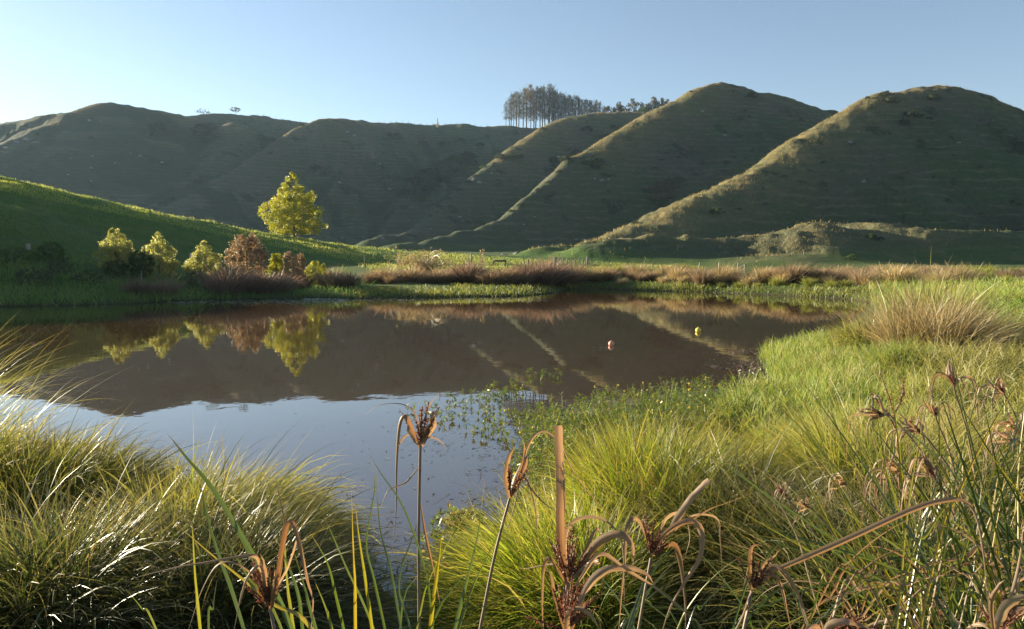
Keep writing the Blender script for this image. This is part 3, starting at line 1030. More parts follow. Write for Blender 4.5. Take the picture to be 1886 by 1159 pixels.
pg = 'bare poplars on the far ridge'
PROTO = [bare_poplar('bare_poplar', 'grey leafless poplar in the ridge-top row, outermost at its open end', hilltop(932, 188, 492)[0], 24., 3.1, M_GREYLEAF, 7),
         bare_poplar('bare_poplar', 'grey leafless poplar in the ridge-top row, second from its open end', hilltop(946, 173, 496)[0], 24., 3.4, M_GREYLEAF, 9),
         bare_poplar('bare_poplar', 'tallest ridge-top poplar, still carrying brown-orange leaves', hilltop(977, 156, 494)[0], 24., 3.6, M_ORLEAF, 17)]
for o, (u, vt) in zip(PROTO, ((932, 188), (946, 173), (977, 156))):
    s = hilltop(u, vt, o.location.y)[1] / 24.
    o.scale = (s, s, s)
ROW = [(938, 182, 500), (955, 168, 490), (963, 165, 498), (969, 163, 505), (986, 160, 500), (994, 161, 492), (1003, 158, 497), (1011, 160, 504), (1019, 166, 495),
       (1027, 169, 500), (1035, 175, 507), (1041, 175, 496), (1049, 178, 501), (1057, 180, 508), (1063, 178, 499), (1071, 181, 505), (1078, 183, 511), (1088, 186, 503), (1097, 186, 509), (1102, 190, 504), (941, 178, 505), (951, 172, 507), (982, 164, 508), (998, 164, 510), (1008, 163, 488), (1016, 168, 509), (1023, 170, 512), (1031, 172, 490), (1045, 179, 511), (1053, 181, 494), (1067, 183, 513), (1075, 185, 498), (1083, 187, 512), (1093, 190, 515), (1107, 194, 512)]
for k, (u, vt, Y) in enumerate(ROW):
    pr = PROTO[2] if k == 3 else PROTO[k % 2]
    pos, H = hilltop(u, vt, Y)
    lb = 'tall grey poplar in the thick middle of the ridge-top row' if u < 1030 else 'shorter dark poplar in the end of the ridge-top row behind the spur'
    if k == 3:
        lb = 'brown-leaved poplar just beside the tallest one of the ridge-top row'
    s = H / 24.
    ws = s * rng.uniform(1.0, 1.7)
    o = dup(pr, pos, rng.uniform(0, 6.28), (ws, ws, s * rng.uniform(.92, 1.06)), lb, pg)
    o.rotation_euler[0], o.rotation_euler[1] = rng.normal(0, .03, 2)


def small_tree(name, label, u, vt, Y, wpx, mat, group, prof=P_ROUND, h0=.3, per=16, nc=44, fixedH=None):
    pos, H = hilltop(u, vt, Y)
    return tree(name, label, 'tree', pos, H, wpx / F * Y, prof, mat, h0=h0, nc=nc, per=per, cr=.09, leaf=.03, trunk_r=.016, group=group, lump=.2, shell=.3)


sg = 'scattered trees on the far skyline'
for u, vt, Y, w, mt, lb in ((1128, 198, 515, 7, M_GREYLEAF, 'small thin tree in the gap after the poplar row'),
                            (1137, 190, 518, 9, M_GREYLEAF, 'twiggy grey tree behind the rounded spur top'),
                            (1160, 184, 520, 12, M_GREYLEAF, 'broad open-crowned tree, tallest behind the rounded spur'),
                            (1173, 190, 522, 9, M_GREYLEAF, 'open-crowned grey tree beside the tallest one behind the spur'),
                            (1150, 200, 512, 8, M_DARK, 'low dark tree under the broad open-crowned one'),
                            (1116, 196, 518, 8, M_GREYLEAF, 'low twiggy tree just past the end of the poplar row'),
                            (1144, 196, 523, 9, M_GREYLEAF, 'low grey tree filling the line behind the rounded spur'),
                            (1183, 194, 526, 10, M_GREYLEAF, 'low spreading tree in the dip behind the rounded spur'),
                            (1192, 190, 529, 9, M_DARK, 'dark small tree at the foot of the golden ridge skyline'),
                            (1201, 181, 525, 6, M_GREYLEAF, 'narrow upright tree close to the golden ridge'),
                            (1212, 183, 527, 9, M_DARK, 'dark dense tree close to the golden ridge'),
                            (1224, 186, 530, 7, M_GREYLEAF, 'last little tree half hidden by the golden ridge')):
    small_tree('skyline_tree', lb, u, vt, Y, w, mt, sg)
small_tree('skyline_tree', 'lone wind-blown tree on the skyline above a dark gully', 383, 203, 478, 13, M_DARK, sg, P_DOME, .15, 34, 70)
small_tree('skyline_tree', 'small round tree on a thin trunk standing on the bare skyline', 442, 198, 492, 9, M_DARK, sg, P_ROUND, .45, 34, 50)

# scrub bushes on the hills, four meshes copied
BP = []
for k in range(4):
    r = thing('hill_bush', 'x', 'bush', (0, 0, -20), 'scrub bushes on the hills')
    Cn = crown_points(46, P_DOME, .05, 1.05, .95, .25, .4)
    mk('foliage', *leaves(Cn, .22 * rng.uniform(.7, 1.2, len(Cn)), 36, .07, nrm(Cn)), (M_DARK, M_DARK, M_GREEN, M_PURPLE)[k], r, smooth=False)
    mk('stem', *tube(np.array([(0, 0, -.3), (.03, 0, .3), (0, .03, .7)]), [.09, .07, .03], 5), M_BARK, r)
    BP.append(r)
usedb = [False] * 4


def hbush(u, v, wpx, k, lb, asp=.8):
    p = hit(np.array([u]), np.array([v]))[0]
    s = wpx / F * p[1]
    sc = (s, s, s * asp)
    if not usedb[k]:
        usedb[k] = True
        o = BP[k]
        o.location, o.scale, o['label'] = p, sc, lb
        return o
    return dup(BP[k], p, rng.uniform(0, 6.28), sc, lb)


for a in [(1318, 394, 13, 2, 'lone round green bush out on the open face of the big hill'),
          (1631, 176, 9, 0, 'dark bush breaking the skyline of the nearest peak'),
          (1598, 182, 5, 1, 'small dark bush on the shoulder below the nearest peak'),
          (1641, 190, 12, 1, 'dark scrub clump just under the nearest peak'),
          (1272, 170, 4, 0, 'tiny bush on the shoulder of the pointed middle peak'),
          (1170, 413, 8, 0, 'dark bush on the low end of the golden ridge'),
          (1384, 182, 11, 1, 'dark scrub patch just under the pointed middle peak'),
          (1604, 440, 10, 2, 'sunlit bush on the terrace track of the big hill'),
          (1620, 445, 9, 0, 'dark bush hanging under the terrace track'),
          (1570, 478, 11, 2, 'ragged green bush at the foot of the big hill'),
          (1720, 185, 12, 1, 'dark scrub below the rounded summit of the nearest peak'),
          (1680, 218, 16, 0, 'broad dark scrub in the upper hollow of the big hill'),
          (1664, 232, 12, 1, 'lower dark scrub in the upper hollow of the big hill'),
          (1185, 208, 9, 2, 'green bush on the golden crest in front of the skyline trees'),
          (1195, 200, 8, 1, 'dark bush on the golden crest in front of the skyline trees'),
          (1130, 238, 9, 1, 'dark bush along the back of the golden middle ridge'),
          (1112, 254, 9, 2, 'green bush half hidden behind the golden middle ridge'),
          (1080, 243, 12, 0, 'dark bush on the rounded spur face'),
          (1000, 240, 7, 0, 'bush at the golden nose of the rounded spur'),
          (555, 232, 6, 1, 'small dark bush on the crest of the far middle knoll'),
          (500, 262, 8, 0, 'dark bush on the descending far crest'),
          (580, 312, 13, 1, 'dark scrub patch above the yellow poplar'),
          (728, 258, 14, 0, 'dark scrub high on the far hill face'),
          (850, 262, 9, 1, 'dark bush high near the far skyline'),
          (885, 270, 8, 0, 'dark bush beside the one high near the skyline')]:
    hbush(*a)
for lb, pts in (('dark tree-scrub bush in the deep gully beside the rounded spur',
                 [(748, 358, 15), (765, 340, 18), (790, 325, 20), (815, 312, 20), (838, 300, 18), (790, 352, 16), (815, 338, 17), (842, 320, 16), (865, 305, 15), (770, 372, 13), (860, 290, 14), (745, 385, 10)]),
                ('purple-dark bush in the patch low in the valley behind the golden ridge',
                 [(1205, 352, 15), (1222, 340, 16), (1240, 350, 16), (1225, 365, 14), (1250, 335, 12), (1208, 370, 10)]),
                ('dark bush in the scrub line along the middle spur crest',
                 [(922, 292, 12), (940, 295, 13), (955, 290, 10), (1020, 300, 13), (1040, 295, 12), (1062, 285, 11), (1085, 305, 14), (1105, 300, 13), (1095, 312, 10)]),
                ('added dark bush breaking the sunlit line down the lower middle spur crest',
                 [(1052, 300, 6), (1030, 318, 7), (1010, 338, 6), (992, 352, 7), (975, 366, 6), (958, 380, 7), (940, 390, 6), (920, 401, 6), (1070, 292, 6)]),  # bushes added to break the bright sunlit seam on this crest
                ('added dark bush blocking sun along the lower crest of the rounded spur',
                 [(890, 310, 7), (876, 326, 6), (862, 338, 7), (845, 352, 7), (828, 368, 6), (810, 382, 7), (792, 398, 6)]),  # added likewise, to interrupt the sunlit edge of the rounded spur
                ('dark bush in the gully under the wind-blown skyline tree',
                 [(352, 248, 14), (370, 240, 15), (388, 238, 14), (400, 255, 12), (372, 262, 12), (290, 238, 15), (310, 243, 13), (285, 252, 11)]),
                ('dark bush along the shaded watercourse at the foot of the far hill',
                 [(300, 376, 9), (318, 368, 8), (375, 330, 9), (362, 338, 8), (350, 345, 7)])):
    for (u, v, w) in pts:
        hbush(u, v, w, 3 if lb.startswith('purple') else int(rng.integers(0, 3)), lb, .7)

for lb, poly, n in (('small dark scrub bush dotted over the far hill face', [(20, 250), (330, 230), (600, 260), (860, 260), (780, 400), (560, 400), (320, 330), (60, 320)], 34),
                    ('small dark scrub bush dotted over the middle hill faces', [(1300, 190), (1460, 220), (1380, 300), (1150, 380), (900, 430), (1000, 330), (1130, 300)], 28),
                    ('small dark scrub bush dotted over the face of the big hill', [(1640, 210), (1780, 210), (1886, 300), (1886, 420), (1300, 410), (1420, 340)], 26)):
    cnt = 0
    while cnt < n:
        u, v = random.uniform(0, 1886), random.uniform(180, 450)
        if in_poly(np.array([u]), np.array([v]), poly)[0]:
            hbush(u, v, random.uniform(2.5, 6), int(rng.integers(0, 2)), lb, random.uniform(.5, .8))
            cnt += 1

# limestone outcrops
import bmesh


def rock_mesh(seed):
    bm = bmesh.new()
    bmesh.ops.create_icosphere(bm, subdivisions=3, radius=1)
    rs = random.Random(seed)
    cuts = [Vector((rs.uniform(-1, 1), rs.uniform(-1, 1), rs.uniform(-.3, 1))).normalized() for _ in range(9)]
    for v in bm.verts:
        for c in cuts:
            d = v.co.dot(c) - rs.choice((.55, .6, .65))
            if d > 0:
                v.co -= c * d * .9
        v.co += Vector((rs.uniform(-1, 1), rs.uniform(-1, 1), rs.uniform(-1, 1))) * .035
        v.co.z *= .6
    me = bpy.data.meshes.new('rock')
    bm.to_mesh(me)
    bm.free()
    me.materials.append(M_ROCK)
    return me


RM = [rock_mesh(k) for k in range(4)]


def rock(u, v, wpx, lb, k):
    p = hit(np.array([u]), np.array([v]))[0]
    o = bpy.data.objects.new('rock', RM[k % 4])
    C.objects.link(o)
    s = wpx / F * p[1] * .6
    o.location = p
    o.scale = (s, s * .8, s * .8)
    o.rotation_euler = (.3, 0, k * 1.7)
    tag(o, lb, 'rock', 'pale limestone outcrops on the hills')


k = 0
for lb, pts in (('large pale boulder low on the valley face beside the big hill', [(1076, 444, 14)]),
                ('small pale stone next to the large low boulder', [(1061, 441, 6)]),
                ('pale slab above the timber rail', [(928, 469, 14)]),
                ('flat pale slab beside the one above the timber rail', [(952, 467, 14)]),
                ('upper pale rock on the big hill face', [(1566, 263, 11)]),
                ('pale rock halfway down the big hill face', [(1591, 335, 12)]),
                ('small pale stone far along the big hill face', [(1766, 262, 7)]),
                ('pale stone scar high on the pointed middle peak', [(1294, 206, 9)]),
                ('pale stone lower on the pointed middle peak', [(1335, 250, 8)]),
                ('pale rock in the bare patch under the golden middle ridge', [(1096, 330, 8), (1108, 333, 9), (1120, 332, 9), (1130, 308, 6)]),
                ('pale rock on the rounded spur above the gully', [(872, 332, 13), (882, 336, 11), (905, 320, 7), (845, 350, 8)]),
                ('pale stone on the dark far hill face above the poplar', [(640, 244, 10), (652, 250, 8), (685, 286, 7), (688, 292, 7), (730, 284, 6), (625, 336, 8), (718, 348, 6), (700, 304, 5)]),
                ('pale stone low on the slope between poplar and gully', [(846, 400, 7), (866, 390, 5), (794, 422, 6), (704, 440, 7), (632, 438, 6), (757, 425, 5), (985, 400, 5), (965, 415, 5)]),
                ('pale stone on the shaded far hill face', [(168, 310, 8), (170, 288, 6), (258, 288, 7), (298, 300, 7), (212, 300, 5), (240, 283, 5), (168, 334, 5), (125, 322, 5), (130, 292, 4), (185, 224, 8), (165, 222, 9)]),
                ('pale rock in the bare scar at the shaded far end of the hills', [(30, 262, 12), (48, 258, 14), (66, 262, 11), (10, 272, 10)])):
    for (u, v, w) in pts:
        k += 1
        rock(u, v, w, lb, k)


# ------------------------------------------------------------------ fences on the far side
def post(u, vt, Y, w, lb, mat=None, tilt=0.0, group='fence posts round the pond'):
    p, H = base_at(u, vt, Y)
    o = mk('fence_post', *tube(np.array([(0, 0, -.3), (H * tilt * .5, 0, H * .5), (H * tilt, 0, H)]), [w * .5, w * .5, w * .46], 8), mat or M_POST, smooth=True)
    o.location = p
    return tag(o, lb, 'fence post', group)


post(53, 448, 40.0, .22, 'thick pale strainer post in the shade beside a green shrub')
post(352, 466, 44.0, .14, 'grey post half hidden behind the rounded pale shrub')
post(259, 497, 38.5, .06, 'thin pale stake under the small shaded shrub', M_POST)
post(672, 470, 60, .10, 'thin post on the green slope near the brown tussocks', M_POSTD)
post(868, 466, 66, .13, 'pale post standing alone on the lit flat before the timber rail')
post(973, 477, 60, .13, 'dark post between the timber rail and the slatted fence', M_POSTD)
post(838, 484, 62, .11, 'short grey post near the drooping bush', M_POSTD)
post(1034, 473, 60, .08, 'slim dark post right in front of the slatted fence', M_POSTD)
post(1246, 484, 60, .11, 'pale post among straw grass, first past the low pale slats')
post(1288, 483, 61, .13, 'pale leaning post among grey-green grass', None, .1)
post(1325, 483, 58, .16, 'bright thick post rising above the brown tussocks')
post(1360, 484, 58, .12, 'pale post, second after the bright thick one')
post(1372, 487, 57, .12, 'short pale post beside the second one after the bright thick one')
post(1545, 487, 62, .08, 'short thin post at the far end of the flat')


def rail():
    p, H = base_at(920, 478, 60)
    root = thing('timber_rail', 'dark timber rail on two short posts above the brown tussocks', 'rail', p)
    hw = 11 / F * 60
    for s in (-1, 1):
        mk('post', *box((s * hw, 0, H * .42), (.12, .12, H * 1.16)), M_POSTD, root, smooth=False)
    mk('crossbar', *box((0, -.085, H * .86), (hw * 2 + .1, .05, .16)), M_POSTD, root, smooth=False)


rail()


def slats(name, label, u0, u1, vt, Y, n, mat, end=True, wire=True, h=None):
    p0, H = base_at(u0, vt, Y)
    p1, H1 = base_at(u1, vt, Y)
    if h:
        H = h
    root = thing(name, label, 'fence', p0)
    d = np.array(p1) - np.array(p0)
    for k in range(n):
        t = k / (n - 1)
        big = end and k in (0, n - 1)
        w = .17 if big else .085
        hh = H * (1.06 if big else .9 + .05 * random.random())
        c = d * t + np.array([0, 0, hh * .5 - .05])
        mk('post' if big else 'slat', *box(c, (w, w * .7, hh + .1), 0, .5, random.uniform(-.02, .02)), mat, root, smooth=False)
    if wire:
        for f in (.3, .6, .85):
            mk('wire', *tube(np.array([(0, -.05, H * f), d * .5 + np.array([0, -.05, H * f - .01]), d + np.array([0, -.05, H * f])]), .006, 4), M_POSTD, root)


slats('batten_fence', 'short run of upright battens between two posts on the lit flat', 1022, 1082, 473, 62, 9, M_POST)
slats('batten_fence', 'row of low pale battens behind the brown tussocks', 1097, 1151, 491, 54, 8, M_POST, False, False)

# skyline fence on the far ridge
SKYF = 'fence posts on the far skyline'
for u in np.concatenate([np.arange(255, 345, 9.0), np.arange(470, 560, 11), np.arange(700, 900, 11.0)]):
    Y = float(np.interp(u, [200, 345, 440, 980], [412, 470, 490, 500]))
    x = float(at(u, 476, Y)[0])
    o = mk('skyline_post', *box((0, 0, .55), (.22, .2, 1.5)), M_POSTD, smooth=False)
    o.location = (x, Y, float(ground(x, Y)))
    tag(o, 'tiny fence post in the line along the far skyline', 'fence post', SKYF)
p = hit(np.array([806]), np.array([235]))[0]
root = thing('pole_mast', 'slim pale pole with a bushy base on the far skyline', 'pole', p)
mk('pole', *tube(np.array([(0, 0, -1), (0, 0, 3), (0, 0, 6.2)]), [.3, .26, .2], 6), M_POST, root)
mk('foliage', *leaves(np.stack([rng.normal(0, .7, 30), rng.normal(0, .7, 30), rng.uniform(0, 3, 30)], -1), .5, 8, .2), M_STRAW, root, smooth=False)


# ------------------------------------------------------------------ buoys
def buoy(label, u, v, dpx, mat):
    p = onz(np.array([u]), np.array([v + dpx * .3]))[0]
    r = dpx * .5 / F * p[1]
    root = thing('buoy', label, 'buoy', (p[0], p[1], 0), 'round floats on the pond')
    bm = bmesh.new()
    bmesh.ops.create_uvsphere(bm, u_segments=24, v_segments=16, radius=r)
    for vv in bm.verts:
        e = vv.co.z / r
        if abs(e) < .1:
            vv.co.x *= 1.03
            vv.co.y *= 1.03
        vv.co.z = vv.co.z * .95 + r * .55
    for f in bm.faces:
        f.smooth = True
    me = bpy.data.meshes.new('float_ball')
    bm.to_mesh(me)
    bm.free()
    me.materials.append(mat)
    o = bpy.data.objects.new('float_ball', me)
    C.objects.link(o)
    o.parent = root
    an = np.linspace(0, 2 * math.pi, 13)
    ring = np.stack([r * .16 * np.cos(an), an * 0, r * 1.62 + r * .16 * np.sin(an)], -1)
    mk('eyelet', *tube(ring, r * .05, 6), mat, root)


buoy('faded red ball float out on the brown water', 1126, 633, 11.5, M_PINK)
buoy('yellow ball float, the farther one on the brown water', 1286, 608, 10.5, M_YEL)
buoy('pale orange ball float stranded at the grassy shore', 1494, 634, 10, M_PINK)

# ------------------------------------------------------------------ far bank tussocks
TP = {}
for key, mt, kw in (('brown', M_BROWN, dict(tone=.5)), ('dull', M_PURPLE, dict(tone=.45)), ('straw', M_STRAW, dict(tone=.5)), ('green', M_MARSH, dict(tone=.6))):
    TP[key] = []
    for j in range(3):
        V, Fq, U = tussock_mesh(420, .34, (.75, 1.3), .022, lean=.55, droop=.75, seg=5, bias=(.18, 0), **kw)
        TP[key].append([V, Fq, U, mt, None])
TG = 'tussocks along the far bank'


def ftuss(key, u, v, s, lb):
    k = int(rng.integers(0, 3))
    T = TP[key][k]
    p = hit(np.array([u]), np.array([v]))[0]
    if T[4] is None:
        T[4] = mk('tussock', T[0], T[1], T[2], T[3])
        o = T[4]
    else:
        o = T[4].copy()
        C.objects.link(o)
    o.location = p - np.array([0, 0, .04])
    o.rotation_euler = (0, 0, rng.uniform(-.6, .6))
    sc = s * rng.uniform(.45, 1.05) * (1.3 if key == 'dull' else 1)
    o.scale = (sc * 1.25, sc * 1.25, sc * .95)
    tag(o, lb, 'tussock', TG)


def trow(key, u0, u1, v, n, s, lb, jv=2.5):
    for u in np.linspace(u0, u1, n):
        ftuss(key if isinstance(key, str) else random.choice(key), u + rng.normal(0, 5), v + rng.normal(0, jv), s, lb)


trow('dull', 392, 425, 540, 3, 1.05, 'dull brown tussock below the rounded pale shrub at the shaded water edge', 4)
trow('dull', 470, 560, 536, 6, .95, 'dull brown tussock in the shade below the russet shrubs', 4)
trow(['dull', 'brown'], 600, 640, 533, 4, 1.0, 'brown tussock on the bank beside the small round yellow shrub', 3)
trow('dull', 250, 300, 546, 3, .8, 'dark tussock at the shaded water edge below the pale shrubs', 3)
trow('brown', 680, 730, 520, 6, .95, 'reddish tussock at the shore-side start of the long brown row', 2)
trow('brown', 740, 850, 519, 11, .9, 'reddish tussock below the drooping straw-coloured bush', 2)
trow(['brown', 'dull'], 850, 940, 521, 10, 1.05, 'brown tussock below the dark timber rail', 3)
trow('dull', 930, 1020, 522, 9, 1.15, 'dark purplish tussock in the thick end of the long row', 3)
trow('brown', 1035, 1105, 517, 8, 1.1, 'brown tussock below the batten fence', 3)
trow(['brown', 'straw'], 1110, 1270, 515, 16, .95, 'straw-tipped tussock between the low pale battens and the bright post', 4)
trow(['straw', 'green'], 1100, 1270, 503, 12, .7, 'straw grass clump just behind the low pale battens', 3)
trow(['brown', 'straw', 'brown'], 1275, 1420, 518, 14, 1.05, 'brown and straw tussock in the row below the bright thick post', 3)
trow(['brown', 'straw', 'brown'], 1420, 1600, 520, 16, 1.0, 'brown tussock in the far row in front of the terrace track', 3)
trow(['brown', 'straw'], 1600, 1780, 520, 15, .95, 'brown tussock in the far row behind the big dry tussock', 3)
trow(['straw', 'brown', 'green'], 1420, 1880, 508, 26, .75, 'small straw tussock in the second far row at the hill foot', 3)
trow(['brown', 'green'], 1780, 1930, 518, 10, .9, 'brown tussock at the last stretch of the far row', 4)
trow('green', 1300, 1560, 527, 9, .5, 'low green rush clump at the water side of the far row', 2)

# ------------------------------------------------------------------ grass cover
field('marsh_grass', 'bright green marsh plants fringing the far water edge', 'marsh grass', 9000,
      [(640, 536), (700, 529), (850, 527), (1010, 526), (1150, 523), (1300, 524), (1460, 527), (1640, 530), (1650, 556), (1560, 549), (1400, 545), (1200, 537), (1060, 534), (1010, 546), (850, 549), (690, 551), (640, 548)],
      (.05, .30), .035, M_MARSH, .4, .6, 3, clump=.7, jit=.2)
field('shaded_bank_grass', 'rank green growth covering the shaded bank', 'grass', 9000,
      [(-60, 480), (200, 480), (420, 490), (640, 500), (690, 530), (640, 551), (420, 556), (150, 563), (-60, 568)], (.2, .5), .035, M_SWARD, .4, .9, 3, clump=.5, jit=.15)
field('slope_grass', 'short pasture grass coloured as if sunlit on the hill crest', 'grass', 60000,
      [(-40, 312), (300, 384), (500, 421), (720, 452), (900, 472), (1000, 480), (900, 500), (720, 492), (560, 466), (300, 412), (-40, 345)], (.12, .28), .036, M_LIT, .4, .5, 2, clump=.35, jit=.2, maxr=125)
field('flat_grass', 'pasture grass on the flat behind the brown tussocks', 'grass', 16000,
      [(640, 480), (900, 478), (1090, 482), (1300, 492), (1300, 506), (1090, 506), (700, 506)], (.10, .28), .035, M_MARSH, .4, .5, 2, clump=.3, jit=.2, maxr=125)
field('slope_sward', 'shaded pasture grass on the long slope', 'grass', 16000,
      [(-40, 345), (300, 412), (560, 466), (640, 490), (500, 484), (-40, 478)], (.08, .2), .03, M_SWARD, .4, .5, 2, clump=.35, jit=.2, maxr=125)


def ridge_grass():
    """dry grass along the hill crests"""
    parts = []
    for L, n in ((RIDGES[0][0], 9000), (RIDGES[3][0][3:9], 6000), (RIDGES[5][0][1:7], 5000), (RIDGES[6][0][1:6], 1500), (RIDGES[8][0][2:6], 1500), (RIDGES[11][0], 900), (RIDGES[12][0], 350), (RIDGES[2][0], 700)):
        sl_ = np.linalg.norm(np.diff(L, axis=0), axis=1)
        cs = np.concatenate([[0], np.cumsum(sl_)])
        t = rng.uniform(0, cs[-1], n)
        i = np.clip(np.searchsorted(cs, t) - 1, 0, len(L) - 2)
        f = ((t - cs[i]) / sl_[i])[:, None]
        P = L[i] * (1 - f) + L[i + 1] * f
        P = P + rng.normal(0, 1, (n, 3)) * np.array([4.5, 4.5, 0])
        keep = fbm(P[:, 0] / 5, P[:, 1] / 5, 3, 66) > -.12
        P = P[keep]
        P[:, 2] = ground(P[:, 0], P[:, 1]) - .05
        m = len(P)
        Y = P[:, 1]
        parts.append(blades(P, rng.uniform(-3.14, 3.14, m), np.abs(rng.normal(0, .35, m)), rng.uniform(.2, .8, m), rng.uniform(.25, .75, m), rng.uniform(.05, .12, m), rng.uniform(0, 1, m), 2))
    o = mk('ridge_grass', *cat(parts), M_RIDGE)
    tag(o, 'dry golden grass along the hill crests', 'grass', kind='stuff')


ridge_grass()
field('far_meadow_grass', 'soft green grass on the rise beyond the big dry tussock', 'grass', 26000,
      [(1600, 530), (1700, 522), (1940, 512), (2500, 512), (2500, 600), (1940, 620), (1840, 620), (1720, 580), (1610, 570)], (.25, .5), .022, M_MEADOW, .35, .9, 4, clump=.5, jit=.1)
field('meadow_grass', 'low feathery green growth covering the near shore', 'grass', 42000,
      [(1392, 645), (1450, 628), (1560, 605), (1640, 610), (1720, 690), (1700, 800), (1620, 900), (1480, 900), (1400, 830), (1330, 780), (1320, 740), (1425, 715), (1400, 690)],
      (.07, .26), .009, M_MEADOW, .4, .7, 4, clump=1.7, jit=.03)
field('meadow_tufts', 'taller uneven green tufts over the near shore', 'grass', 15000,
      [(1392, 650), (1450, 635), (1560, 615), (1640, 620), (1720, 690), (1700, 800), (1620, 900), (1480, 900), (1400, 830), (1350, 780), (1340, 740), (1425, 715), (1400, 690)],
      (.10, .40), .009, M_MEADOW, .35, .8, 5, clump=3.2, jit=.03, tone=.62)
field('bank_grass', 'long yellow-green grass on the rising bank', 'grass', 60000,
      [(1700, 690), (1720, 640), (1800, 610), (1960, 590), (2700, 580), (2700, 1000), (1800, 900), (1690, 860), (1660, 770)], (.25, .55), .010, M_BANK, .4, 1.1, 5, clump=1.2, jit=.06)
field('under_grass', 'dense low grass under the front tussocks', 'grass', 40000,
      [(870, 1240), (900, 1010), (1000, 890), (1010, 800), (1340, 770), (1500, 860), (1700, 860), (1960, 820), (2700, 950), (2700, 1300), (1960, 1240)], (.12, .34), .007, M_TUSS, .5, 1.0, 4, clump=2.5, jit=.05)
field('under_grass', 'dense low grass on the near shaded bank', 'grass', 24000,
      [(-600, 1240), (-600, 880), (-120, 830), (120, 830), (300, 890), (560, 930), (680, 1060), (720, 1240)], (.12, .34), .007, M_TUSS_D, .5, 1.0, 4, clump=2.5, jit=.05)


# leafy weeds along the near water edge
def shore_weeds():
    P = scatter(1150, [(955, 800), (1000, 760), (1100, 738), (1200, 722), (1330, 712), (1430, 712), (1440, 790), (1300, 800), (1180, 830), (1060, 880), (990, 890), (975, 840)], -.2, 40)
    P = np.concatenate([P, scatter(230, [(860, 800), (960, 750), (1040, 740), (1000, 850), (1000, 940), (950, 960), (930, 850)], -2, 40), scatter(60, [(740, 830), (860, 790), (950, 800), (900, 860)], -2, 40), scatter(70, [(800, 1010), (860, 980), (900, 1010), (860, 1100), (800, 1120)], -2, 40)])
    P[:, :2] += rng.normal(0, .05, (len(P), 2))
    P[:, 2] = np.maximum(ground(P[:, 0], P[:, 1]), 0)
    parts, st = [], []
    n = len(P)
    hgt = rng.uniform(.08, .30, n) * np.where(pond_sd(P[:, 0], P[:, 1]) < -.12, .38, 1)
    ln = rng.normal(0, .35, (n, 2))
    stem = blades(P, np.arctan2(ln[:, 0], ln[:, 1]), np.hypot(ln[:, 0], ln[:, 1]) * .6, rng.uniform(-.2, .3, n), hgt, np.full(n, .006), rng.uniform(.6, 1, n), 4)
    SV = stem[0].reshape(n, 5, 2, 3).mean(2)
    LV, az = [], []
    for j in range(15):
        t = rng.uniform(.25, 1, n) * 3.999
        i = t.astype(int)
        f = (t - i)[:, None]
        LV.append(SV[np.arange(n), i] * (1 - f) + SV[np.arange(n), i + 1] * f)
    LP = np.concatenate(LV)
    m = len(LP)
    lv = blades(LP, rng.uniform(-3.14, 3.14, m), rng.uniform(.5, 1.3, m), rng.uniform(.2, 1.0, m), rng.uniform(.03, .075, m), rng.uniform(.010, .018, m), np.clip(rng.normal(.45, .28, m), 0, 1), 3, twist=rng.normal(0, .3, m))
    o = mk('shore_weeds', *cat([stem, lv]), M_WEED)
    tag(o, 'leafy water weeds crowding the near shore', 'weeds', kind='stuff')
    k = rng.random(n) < .09
    fl = mk('weed_flowers', *leaves(SV[k, -1], .012, 5, .012), leaf_mat('yellow_petal', [(0, (.6, .5, .05)), (1, (.75, .65, .12))]), smooth=False)
    tag(fl, 'small yellow flowers on the water weeds', 'flowers', kind='stuff')


shore_weeds()


